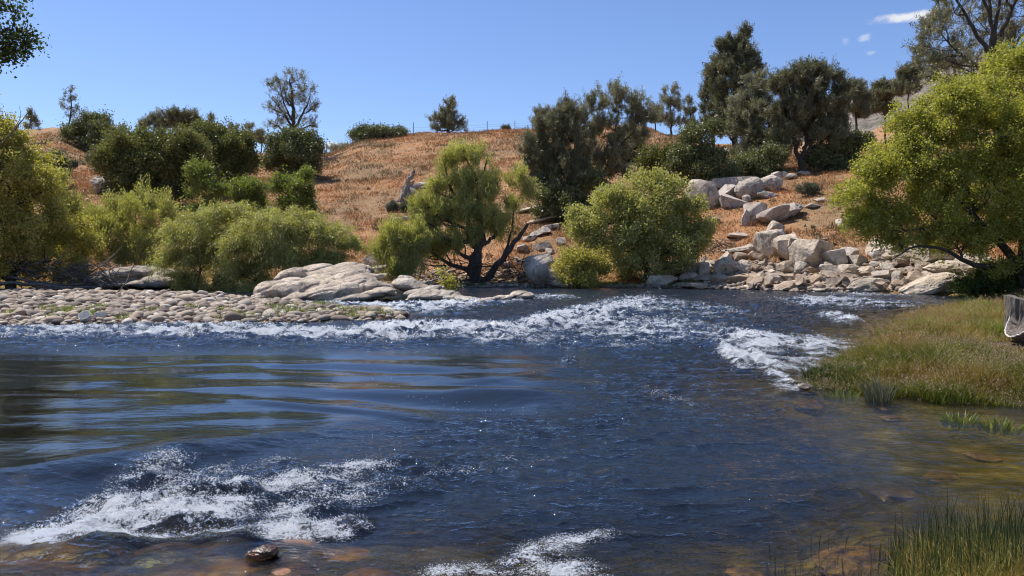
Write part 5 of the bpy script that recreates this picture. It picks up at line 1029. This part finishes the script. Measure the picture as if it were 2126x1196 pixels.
v_, f_ = rock_shape(5, 431, cuts=9, cut=(.4, .8), rough=.2); g_ = G(545, 1142, .1); place_rock('wet_rock', v_, f_, (g_[0], g_[1], .02), (.24, .16, .115), .3, bpy.data.materials['wet_ledge'], 'small dark rock tip breaking through the water lip above the ledge', 'rock', sink=0)
# rocks just under the water, near left corner and right shallows
def drowned():
    m, nt, out = new_mat('drowned_rock'); v = coord(nt); f = noise_node(nt, v, 3, 5, .7, .5); c = ramp(nt, f, [(.35, (.09, .05, .02)), (.5, (.30, .16, .06)), (.68, (.58, .34, .16))])
    p = N(nt, 'ShaderNodeBsdfPrincipled'); p.inputs['Roughness'].default_value = .4; nt.links.new(c, p.inputs['Base Color']); nt.links.new(bump(nt, f, .6, .02), p.inputs['Normal']); nt.links.new(p.outputs[0], out.inputs['Surface'])
    r = np.random.default_rng(12); k = 0
    for px, py, s, lab in [(1640, 922, .20, 'pale stone just under the calm water right of centre'), (1860, 862, .30, 'orange stone in the shallows left of the bank sedges'), (1835, 848, .24, 'orange stone under water beside the tall sedge clump'), (1680, 838, .45, 'reddish submerged slab at the tip of the grassy spit'), (1560, 1180, .3, 'brown stone under water near the bottom edge'),
                           (1850, 985, .45, 'golden submerged rock in the middle of the brown shallows'), (1960, 960, .35, 'golden submerged rock right in the brown shallows'), (1770, 1165, .5, 'flat pinkish rock under water among the sparse reeds'), (2040, 920, .3, 'olive submerged rock below the grassy spit')]:
        g = G(px, py, -.1); v, f_ = rock_shape(4, 450 + k, cuts=4, rough=.14); k += 1
        place_rock('drowned_rock', v, f_, (g[0], g[1], T1(g[0], g[1]) - s * .08), (s * 1.4, s, s * .3), r.uniform(0, 6), m, lab, 'rock', sink=0)
    B(1676, 808, 26, 9, 'orange-brown stone at the water edge of the grassy spit', 470, kind='rubble', style='round', Y=12.3)
drowned()

# ================================================================== DRIFTWOOD, SNAG, STUMP, FENCE, PAILS
def stick(name, label, cat, polys, mat='deadwood', sides=6, group=None):
    """polys: lists of (px, py, Y, r)"""
    parts = []; base = None
    for q in polys:
        pts = np.array([list(P(a, b, Y)) + [r_] for a, b, Y, r_ in q]); base = pts[0, :3].copy() if base is None else base
        s = spline(pts, 16); s[1:, :3] += RNG.normal(size=(15, 3)) * s[1:, 3:4] * .3; parts.append(tubes(s[None, :, :3], s[None, :, 3], sides))
    v, f = merge(parts); o = link(name, mesh_from(name, v - base, f, M[mat], True), None, base); return tag(o, label, cat, group)
sy = hit(838, 418)[1]
stick('dead_snag', 'bleached twisted dead trunk leaning on the hillside', 'dead tree', [[(832, 420, sy, .28), (840, 400, sy, .30), (848, 380, sy, .26), (854, 366, sy, .22), (859, 356, sy, .17)], [(846, 386, sy, .16), (836, 402, sy, .13), (824, 420, sy, .10)], [(846, 386, sy, .16), (850, 400, sy, .12), (844, 420, sy, .08)], [(848, 384, sy, .1), (858, 390, sy - .2, .06), (866, 396, sy - .3, .03)],
       [(850, 380, sy, .08), (860, 376, sy, .05), (862, 370, sy, .03)], [(840, 398, sy, .12), (833, 408, sy - .2, .1), (829, 420, sy - .3, .08)], [(848, 384, sy, .09), (856, 384, sy, .06), (860, 378, sy, .04)]])
ry = hit(1175, 388)[1] - 4
stick('dead_limb', 'pale broken dead limb caught in the leaning dark pine', 'branch', [[(1188, 388, ry, .12), (1180, 376, ry, .10), (1165, 368, ry, .06), (1145, 360, ry, .03)], [(1180, 376, ry, .06), (1160, 378, ry, .04), (1140, 384, ry, .02)], [(1165, 368, ry, .04), (1155, 356, ry, .02)]])
fy = hit(575, 405)[1]
stick('fallen_branches', 'grey fallen branches on the bare strip between the green shrubs', 'branches', [[(560, 388, fy, .10), (570, 396, fy, .08), (580, 404, fy - .3, .04)], [(550, 402, fy, .07), (560, 410, fy - .3, .08), (572, 416, fy - .4, .05)], [(564, 402, fy, .04), (570, 414, fy, .04)], [(558, 418, fy - .5, .05), (590, 416, fy - .5, .05)], [(575, 392, fy, .03), (585, 402, fy, .03)]])
# driftwood tangle, left
def tangle():
    r = np.random.default_rng(31); polys = [[(0, 588, 42, .10), (60, 590, 42, .10), (130, 596, 42, .08), (200, 598, 42, .05)], [(20, 575, 42.5, .08), (90, 588, 42.4, .07), (165, 590, 42.2, .05), (180, 576, 42.2, .03)], [(180, 602, 42, .07), (120, 598, 42, .09), (50, 602, 42, .09), (-20, 606, 42, .1)]]
    for k in range(150):
        x = r.uniform(0, 230); y = r.uniform(545, 605); l = r.uniform(20, 90); a = r.uniform(-1.2, .9); polys.append([(x, y, 42 + r.uniform(0, 2), .028), (x + l * .5 * cos(a), y - l * .4 * sin(a) + r.normal() * 4, 42 + r.uniform(0, 2), .020), (x + l * cos(a), y - l * .9 * sin(a), 42 + r.uniform(0, 2), .010)])
    stick('driftwood', 'dark tangle of driftwood and twigs behind the left of the pebble bar', 'driftwood', polys, 'bark_grey', 4)
    stick('bare_branch', 'long thin dark branch slanting over the pebble bar', 'branch', [[(232, 622, 36, .03), (262, 585, 37, .028), (272, 560, 38, .02), (300, 520, 38, .008)], [(262, 585, 37, .015), (240, 575, 37, .006)], [(265, 575, 37.5, .015), (285, 560, 37.5, .006)]], 'bark')
    stick('dead_branch', 'long dead limb poking out of the golden willow top', 'branch', [[(0, 300, 43, .05), (30, 270, 43, .04), (58, 234, 43, .015)], [(22, 278, 43, .025), (42, 245, 43, .015), (40, 220, 43, .006)]], 'bark_grey')
    stick('driftwood_branch', 'pale water-worn branch under the upright willow shrub', 'branch', [[(868, 592, 43, .05), (895, 584, 43.5, .06), (915, 576, 44, .05)], [(895, 584, 43.5, .03), (880, 574, 44, .02)]])
    polys = [[(930, 596, 47.4, .08), (985, 592, 47.4, .07), (1040, 596, 47.2, .04)], [(870, 588, 47.6, .05), (915, 594, 47.4, .06), (950, 590, 47.4, .04)]]
    for k in range(130):
        x = r.uniform(865, 1120); y = r.uniform(540, 594); a = r.uniform(-.4, 3.5); l = r.uniform(16, 60); polys.append([(x, y, 47.8 + r.uniform(-.5, 1), .026), (x + l * .5 * cos(a), y - l * .4 * abs(sin(a)), 47.8, .02), (x + l * cos(a), y - l * .8 * abs(sin(a)), 47.8, .008)])
    stick('shade_twigs', 'dark twigs added to deepen the shade under the centre willow', 'branches', polys, 'bark', 4)  # dark sticks added to stand in for shade over the pale ground
    polys = []
    for k in range(45):
        x = r.uniform(1470, 1530); y = r.uniform(505, 530) ; b = hit(x, y)[1] - .2; polys.append([(x, y, b, .03), (x + r.uniform(-20, 26), y - r.uniform(-12, 14), b, .02), (x + r.uniform(-40, 45), y - r.uniform(-14, 18), b, .008)])
    stick('twig_heap', 'heap of dark dry twigs between the dome willow and the rubble bank', 'twigs', polys, 'bark_grey', 4)
tangle()
def stump():
    """the weathered stump cut by the right picture edge: upper slab and a lower flared root"""
    c = P(2150, 668, 17.0); root = empty('weathered_stump', (c[0], c[1], .1), 'big furrowed grey driftwood stump in the grass at the right edge', 'stump')
    def bark_lump(seed, w, h, d_, px, py, tilt, flare):
        n, k = 200, 90; th = np.linspace(0, 2 * pi, n, endpoint=False); u = np.linspace(0, 1, k); TH, U = np.meshgrid(th, u)
        rr = 1 + flare * (U - .5) + .07 * noise3(np.stack([np.cos(TH) * 9, np.sin(TH) * 9, U * 1.6 + seed], -1)) * 1.6 + .03 * noise3(np.stack([np.cos(TH) * 16, np.sin(TH) * 16, U * 1.5 + seed], -1)) + .10 * noise3(np.stack([np.cos(TH) * 2, np.sin(TH) * 2, U * 1.2 + seed], -1))
        v = np.stack([rr * np.cos(TH) * w, rr * np.sin(TH) * d_, (U - .5) * h + .05 * np.cos(TH * 2 + seed) * U], -1).reshape(-1, 3)
        i = np.arange(n * k).reshape(k, n); q = np.stack([i[:-1], np.roll(i[:-1], -1, 1), np.roll(i[1:], -1, 1), i[1:]], -1).reshape(-1, 4)
        rim = i[-1]; inner = v[rim] * [.84, .84, 1] + [0, 0, .02]; deep = v[rim] * [.7, .7, 1] - [0, 0, .10]; cen = np.array([[0, 0, h * .5 - .14]])
        o0 = len(v); v = np.vstack([v, inner, deep, cen]); a = np.arange(n); q2 = np.stack([rim, np.roll(rim, -1), o0 + (a + 1) % n, o0 + a], -1); q3 = np.stack([o0 + a, o0 + (a + 1) % n, o0 + n + (a + 1) % n, o0 + n + a], -1)
        t = np.stack([o0 + n + a, o0 + n + (a + 1) % n, np.full(n, o0 + 2 * n)], -1)
        cx_, sx_ = cos(tilt), sin(tilt); v = v @ np.array([[cx_, 0, -sx_], [0, 1, 0], [sx_, 0, cx_]]).T; p = P(px, py, 17.0)
        return v + p, [q, q2, q3, t]
    v, f = bark_lump(1.0, .66, .8, .6, 2160, 662, -.08, .12); link('upper_trunk', mesh_from('upper_trunk', v - np.array(root.location), f, M['stump'], True), root)
    v, f = bark_lump(5.0, .40, .95, .42, 2130, 686, .95, .30); v[:, 1] -= .5; fl = link('root_flare', mesh_from('root_flare', v - np.array(root.location), f, M['stump'], True), root)
    n = 200; rim = v[n * 89:n * 90] - np.array(root.location); rv, rf = tubes(np.concatenate([rim, rim[:1]])[None], np.full((1, n + 1), .017), 8); link('pale_rim', mesh_from('pale_rim', rv, rf, M['rimwood'], True), root)
M['stump'] = bark_mat('stump_wood', (.018, .015, .012), (.24, .20, .165), 16); M['rimwood'] = bark_mat('pale_wood', (.45, .40, .34), (.75, .70, .63), 12)
stump()
def fence():
    root = empty('wire_fence', ybase(960, 122), 'thin wire fence with posts along the centre hill crest', 'fence'); off = np.array(root.location)
    m, nt, out = new_mat('fence_metal'); p = N(nt, 'ShaderNodeBsdfPrincipled'); p.inputs['Base Color'].default_value = (.09, .075, .06, 1); p.inputs['Roughness'].default_value = .8; nt.links.new(p.outputs[0], out.inputs['Surface'])
    tops = []
    for px, h in [(681, 1.4), (735, 1.3), (806, 1.3), (860, 2.0), (909, 1.5), (958, 1.4), (1012, 1.7), (1069, 1.6), (1105, 1.3)]:
        b = ybase(px, 119); q = np.array([[b - [0, 0, .3], b + [0, 0, h * .5], b + [0, 0, h]]]); v, f = tubes(q, np.full((1, 3), .05), 6); link('fence_post', mesh_from('fence_post', v - off, f, m), root); tops.append(b)
    parts = []
    for hh in (.5, .85, 1.2):
        for a, b in zip(tops[:-1], tops[1:]):
            parts.append(tubes(np.array([[a + [0, 0, hh], (a + b) / 2 + [0, 0, hh - .03], b + [0, 0, hh]]]), np.full((1, 3), .008), 4))
    v, f = merge(parts); link('wire', mesh_from('wire', v - off, f, m), root)
fence()
def pail(px, py, rotx, rotz, lab, Y=24.2):
    """white ribbed plastic pail lying half open on the cobbles"""
    b = G(px, py, .05); b[2] = .02; root = empty('plastic_pail', b, lab, 'pail'); n = 40
    prof = [(.115, 0), (.125, .02), (.128, .08), (.134, .085), (.134, .095), (.130, .10), (.133, .14), (.142, .145), (.142, .16), (.134, .162), (.129, .155), (.122, .03), (.0, .028)]
    th = np.linspace(0, 2 * pi, n, endpoint=False); v = np.array([[r_ * cos(t), r_ * sin(t), z] for r_, z in [(0, 0)] + prof for t in th]); i = np.arange(len(v)).reshape(-1, n)
    q = np.stack([i[:-1], np.roll(i[:-1], -1, 1), np.roll(i[1:], -1, 1), i[1:]], -1).reshape(-1, 4)
    m, nt, out = new_mat('white_plastic'); c = ramp(nt, noise_node(nt, coord(nt), 12, 4, .6), [(.3, (.48, .45, .40)), (.6, (.74, .72, .68))]); p = N(nt, 'ShaderNodeBsdfPrincipled'); p.inputs['Roughness'].default_value = .5; nt.links.new(c, p.inputs['Base Color']); nt.links.new(p.outputs[0], out.inputs['Surface'])
    S = 1.25; v = v * S; cx_, sx_ = cos(rotx), sin(rotx); v = v @ np.array([[1, 0, 0], [0, cx_, -sx_], [0, sx_, cx_]]).T; cz, sz = cos(rotz), sin(rotz); v = v @ np.array([[cz, -sz, 0], [sz, cz, 0], [0, 0, 1]]).T
    v[:, 2] -= v[:, 2].min(); link('shell', mesh_from('shell', v, q, m, True), root)
    a = np.linspace(0, pi, 12); h = np.stack([.142 * S * np.cos(a), .142 * S * np.sin(a), .15 * S + .0 * a], -1); h = h @ np.array([[1, 0, 0], [0, cx_, -sx_], [0, sx_, cx_]]).T @ np.array([[cz, -sz, 0], [sz, cz, 0], [0, 0, 1]]).T; h[:, 2] += .01
    hv, hf = tubes(h[None], np.full((1, 12), .005), 5); link('handle', mesh_from('handle', hv, hf, m, True), root)
pail(180, 668, .75, 0, 'white ribbed plastic pail lying with its mouth open at the edge of the pebble bar')
pail(209, 665, -.35, .5, 'white ribbed plastic pail beside the open one, tipped and seen from the side')

# ================================================================== GRASSES
def blades(base, h, w, lean, rng, seg=2, tint=None):
    """tapering grass blades as 2-segment strips; base (n,3), lean (n,3)"""
    n = len(base); th = rng.uniform(0, pi, n); s = np.stack([np.cos(th), np.sin(th), 0 * th], -1) * (w[:, None] * .5); up = np.array([0, 0, 1.])
    m = base + up * (h * .55)[:, None] + lean * (h * .35)[:, None]; t = base + up * h[:, None] * .95 + lean * h[:, None]
    v = np.stack([base - s, base + s, m + s * .8, m - s * .8, t], 1).reshape(-1, 3); o = 5 * np.arange(n)[:, None]
    q = o + np.array([[0, 1, 2, 3]]); tr = o + np.array([[3, 2, 4]]); tt = rng.uniform(0, 1, n) if tint is None else tint
    return v, q, tr, tt
def hill_grass():
    r = np.random.default_rng(41); n = 430000; Y = np.exp(r.uniform(math.log(44), math.log(128), n)); px = r.uniform(-60, 2190, n); X = (px - CX) / F * Y
    pat = fbm2(X * .35, Y * .35, 4, 50.); keep = pat + r.uniform(-.35, .45, n) > -.05; X, Y, pat, px = X[keep], Y[keep], pat[keep], px[keep]
    d = Y - np.interp(px, *SHORE); rocky = (d < 3.8) & (px > 1450) & (r.uniform(0, 1, len(d)) < .86); ok = (d > 1.2) & ~rocky; X, Y, pat, px, d = X[ok], Y[ok], pat[ok], px[ok], d[ok]; Z = T(X, Y); n = len(X)
    h = r.uniform(.10, .27, n) * (1 + .5 * (pat > .15)) * (Y / 70) ** .3; w = r.uniform(.02, .05, n) * (Y / 60); lean = np.stack([r.normal(.15, .7, n), r.normal(0, .7, n), 0 * X], -1)
    hue = fbm2(X * .10, Y * .10, 3, 60.) * 1.25 + .45 + .5 * fbm2(X * .5, Y * .5, 3, 61.) + np.where(px > 1480, .12, 0) - .18 * sstep(30, 60, d) * (px < 1400)
    v, q, t, tt = blades(np.stack([X, Y, Z - .02], -1), h, w, lean, r, tint=np.clip(hue + r.normal(0, .14, n), 0, 1))
    tag(link('dry_grass', mesh_from('dry_grass', v, [q, t], L['dry'], False, {'tint': ('FACE', np.concatenate([tt, tt]))})), 'rust, tan and grey-green dry grass covering the hillsides', 'grass', kind='stuff')
hill_grass()
STX = P(2150, 700, 16.2)[0]
def spit_grass():
    r = np.random.default_rng(43); n = 190000; Y = 10.5 * (36 / 10.5) ** r.uniform(0, 1, n) ** 1.1; X = r.uniform(2, 26, n) ; X = (r.uniform(1600, 2500, n) - CX) / F * Y
    sd = poly_sd(X, Y, SPIT) + .35 * fbm2(X * .9, Y * .9, 3, 31.); pat = fbm2(X * 1.4, Y * 1.4, 3, 71.); ok = (sd > -.10 + .2 * pat) & (np.hypot(X - STX, Y - 16.2) > 1.0) & (r.uniform(0, 1, n) < .85); X, Y, sd, pat = X[ok], Y[ok], sd[ok], pat[ok]; n = len(X); Z = T(X, Y)
    h = r.uniform(.10, .36, n) * (.7 + .4 * sstep(0, 1.0, sd)) * (1 + 1.3 * pat); w = r.uniform(.008, .019, n) * (Y / 14) ** .7; lean = np.stack([r.normal(-.1, .6, n), r.normal(0, .6, n), 0 * X], -1)
    gpx = CX + F * X / Y; h = h * (1 - .68 * sstep(2010, 2075, gpx) * sstep(11.8, 13.2, Y) * sstep(18.5, 17.5, Y))
    hue = .50 + .9 * fbm2(X * .7, Y * .5, 3, 73.) + .22 * sstep(14, 22, Y) - .24 * sstep(17, 12, Y) - .25 * (1 - sstep(0, .8, sd)) + r.normal(0, .13, n)
    v, q, t, tt = blades(np.stack([X, Y, Z - .02], -1), h, w, lean, r, tint=np.clip(hue, 0, 1))
    tag(link('marsh_grass', mesh_from('marsh_grass', v, [q, t], L['marsh'], False, {'tint': ('FACE', np.concatenate([tt, tt]))})), 'brown-green marsh grass covering the spit at the right', 'grass', kind='stuff')
    k = r.choice(n, 26000, replace=False); k = k[fbm2(X[k] * .45, Y[k] * .45, 2, 75.) + .35 * sstep(22, 13, Y[k]) + r.uniform(-.2, .2, len(k)) > .02]; top = np.stack([X[k], Y[k], Z[k] + h[k] * .95], -1) + lean[k] * h[k][:, None]; c = np.repeat(top, 3, 0) + r.normal(size=(len(k) * 3, 3)) * [.012, .012, .02]
    v, f = quads(c, unit(np.array([0, 0, 1.]) + r.normal(size=c.shape) * .5), .024 * (c[:, 1] / 14) ** .6, .014 * (c[:, 1] / 14) ** .6, r)
    tag(link('seed_heads', mesh_from('seed_heads', v, f, L['seed'], False, {'tint': ('FACE', r.uniform(0, 1, len(f)))})), 'pale tan seed heads over the marsh grass', 'grass', kind='stuff')
spit_grass()
def clump(px, py, Y, n, h, w, spread, leaf, lab, seed, name='sedge_clump', lean_=.45):
    r = np.random.default_rng(seed); b = P(px, py, Y); b[2] = max(T1(b[0], b[1]), -.08); a = r.uniform(0, 6.3, n); rad = r.uniform(0, 1, n) ** .5 * spread
    p = np.stack([rad * np.cos(a), rad * np.sin(a), 0 * a], -1); ln = p / spread * lean_ + r.normal(size=(n, 3)) * .12; ln[:, 2] = 0
    v, q, t, tt = blades(p, r.uniform(.6, 1, n) * h, r.uniform(.7, 1.2, n) * w, ln, r); o = link(name, mesh_from(name, v, [q, t], L[leaf], False, {'tint': ('FACE', np.concatenate([tt, tt]))}), None, b); return tag(o, lab, 'grass clump')
clump(1824, 832, 11.5, 160, .48, .014, .16, 'sage', 'tall blue-green sedge clump at the water edge of the spit', 1)
clump(1695, 785, 13.2, 170, .32, .012, .22, 'reed', 'separate dark green grass tuft in the water left of the spit', 2)
clump(1745, 815, 11.9, 130, .18, .014, .25, 'green', 'low yellow-green leafy tuft at the spit tip', 3)
for i, (px, py, lab) in enumerate([(1840, 690, 'bright green weed at the far left of the spit grass'), (1905, 690, 'bright green leafy weed in the middle of the spit, paler and taller'), (1985, 697, 'bright green weed right of the middle weed'), (2056, 702, 'bright green weed left of the weathered stump'), (1810, 730, 'small bright weed on the left rim of the spit'), (2075, 860, 'strap-leaved weed at the water below the spit, right one'), (1990, 848, 'strap-leaved weed at the water below the spit, left one'), (2090, 780, 'yellow-green weed in the near right grass')]):
    g = G(px, py, .15); clump(px, py, g[1], 60, .34 if i < 5 else .2, .035, .22, 'green', lab, 20 + i, 'leafy_weed', .7)
def reeds():
    r = np.random.default_rng(47); n = 2600; px = np.where(r.uniform(0, 1, n) < .93, 1850 + 420 * r.uniform(0, 1, n) ** .8, r.uniform(1600, 1900, n)); Y = r.uniform(4.6, 5.9, n); X = (px - CX) / F * Y; Z = np.maximum(T(X, Y), -.1)
    tall = r.uniform(0, 1, n) < .3; h = np.where(tall, r.uniform(.25, .52, n), r.uniform(.10, .28, n)) * np.where(px < 1860, .75, 1) * (.8 + .3 * sstep(1850, 2000, px)); w = r.uniform(.003, .007, n); lean = r.normal(size=(n, 3)) * .10; lean[:, 2] = 0; lean[:, 0] -= .02
    v, q, t, tt = blades(np.stack([X, Y, Z], -1), h, w, lean, r, tint=np.clip(np.where(tall, .25, .6) + r.normal(0, .2, n), 0, 1))
    tag(link('reeds', mesh_from('reeds', v, [q, t], L['reed'], False, {'tint': ('FACE', np.concatenate([tt, tt]))})), 'thin dark green reeds standing in the near right corner', 'reeds', kind='stuff')
    n = 9000; px = 1870 + 460 * r.uniform(0, 1, n) ** .8; Y = r.uniform(4.3, 5.5, n); X = (px - CX) / F * Y; Z = np.maximum(T(X, Y), -.1); lean = r.normal(size=(n, 3)) * .5; lean[:, 2] = 0
    v, q, t, tt = blades(np.stack([X, Y, Z], -1), r.uniform(.06, .20, n), r.uniform(.004, .009, n), lean, r)
    tag(link('bank_grass', mesh_from('bank_grass', v, [q, t], L['marsh'], False, {'tint': ('FACE', np.concatenate([tt, tt]))})), 'short green grass at the foot of the near reeds', 'grass', kind='stuff')
reeds()
def brush():
    r = np.random.default_rng(59); n = 1300; Y = np.exp(r.uniform(math.log(48), math.log(122), n)); px = r.uniform(60, 1780, n); X = (px - CX) / F * Y; d = Y - np.interp(px, *SHORE)
    ok = (d > 4) & (fbm2(X * .12, Y * .12, 3, 81.) + r.uniform(-.3, .3, n) > .0); X, Y = X[ok], Y[ok]; Z = T(X, Y); n = len(X); rad = r.uniform(.2, .65, n) * (Y / 80) ** .5; k = 40
    c = np.stack([X, Y, Z], -1)[:, None, :] + unit(r.normal(size=(n, k, 3))) * [1, 1, .7] * rad[:, None, None] * r.uniform(.5, 1, (n, k, 1)); c[..., 2] += rad[:, None] * .4; c = c.reshape(-1, 3)
    v, f = quads(c, unit(r.normal(size=c.shape) * .5 + [0, 0, 1]), .20, .07, r); t = np.clip(np.repeat(r.uniform(0, .8, n), k) + r.uniform(-.1, .2, n * k), 0, 1)
    tag(link('low_brush', mesh_from('low_brush', v, f, L['brush'], False, {'tint': ('FACE', t)})), 'low olive, grey and rust brush dotted over the dry slopes', 'brush', kind='stuff')
brush()
def low_green():
    r = np.random.default_rng(53); ps = []
    for x0, x1, y0, y1, n in [(880, 1480, 590, 599, 16000), (180, 330, 604, 608, 600)]:
        Yq = r.uniform(44.2, 48.0, n); px = r.uniform(x0, x1, n); X = (px - CX) / F * Yq; Z = T(X, Yq); ok = (Z > -.03) & (Z < .75) & (fbm2(X * .8, Yq * .8, 2, 5.) > -.15); ps.append(np.stack([X, Yq, Z], -1)[ok])
    k = 130                                                  # tufts between the cobbles
    cx_ = r.uniform(-16, -4, k); cy_ = r.uniform(23.8, 33, k); ok = poly_sd(cx_, cy_, BAR) > .1; ok &= (cy_ < 27.5 + 2 * r.uniform(-1, 1, k)) | (cx_ > -8); cx_, cy_ = cx_[ok], cy_[ok]
    X = np.repeat(cx_, 40) + r.normal(size=len(cx_) * 40) * .16; Y = np.repeat(cy_, 40) + r.normal(size=len(cx_) * 40) * .12; ps.append(np.stack([X, Y, T(X, Y) + .08], -1))
    p = np.concatenate(ps); n = len(p); v, q, t, tt = blades(p, r.uniform(.08, .24, n), r.uniform(.015, .03, n), r.normal(size=(n, 3)) * [.5, .5, 0], r)
    tag(link('low_weeds', mesh_from('low_weeds', v, [q, t], L['green'], False, {'tint': ('FACE', np.concatenate([tt, tt]))})), 'low green weeds between the cobbles and along the far waterline', 'weeds', kind='stuff')
low_green()
print('OBJECTS', len(bpy.data.objects))
print('TIME5', __import__('time').process_time())
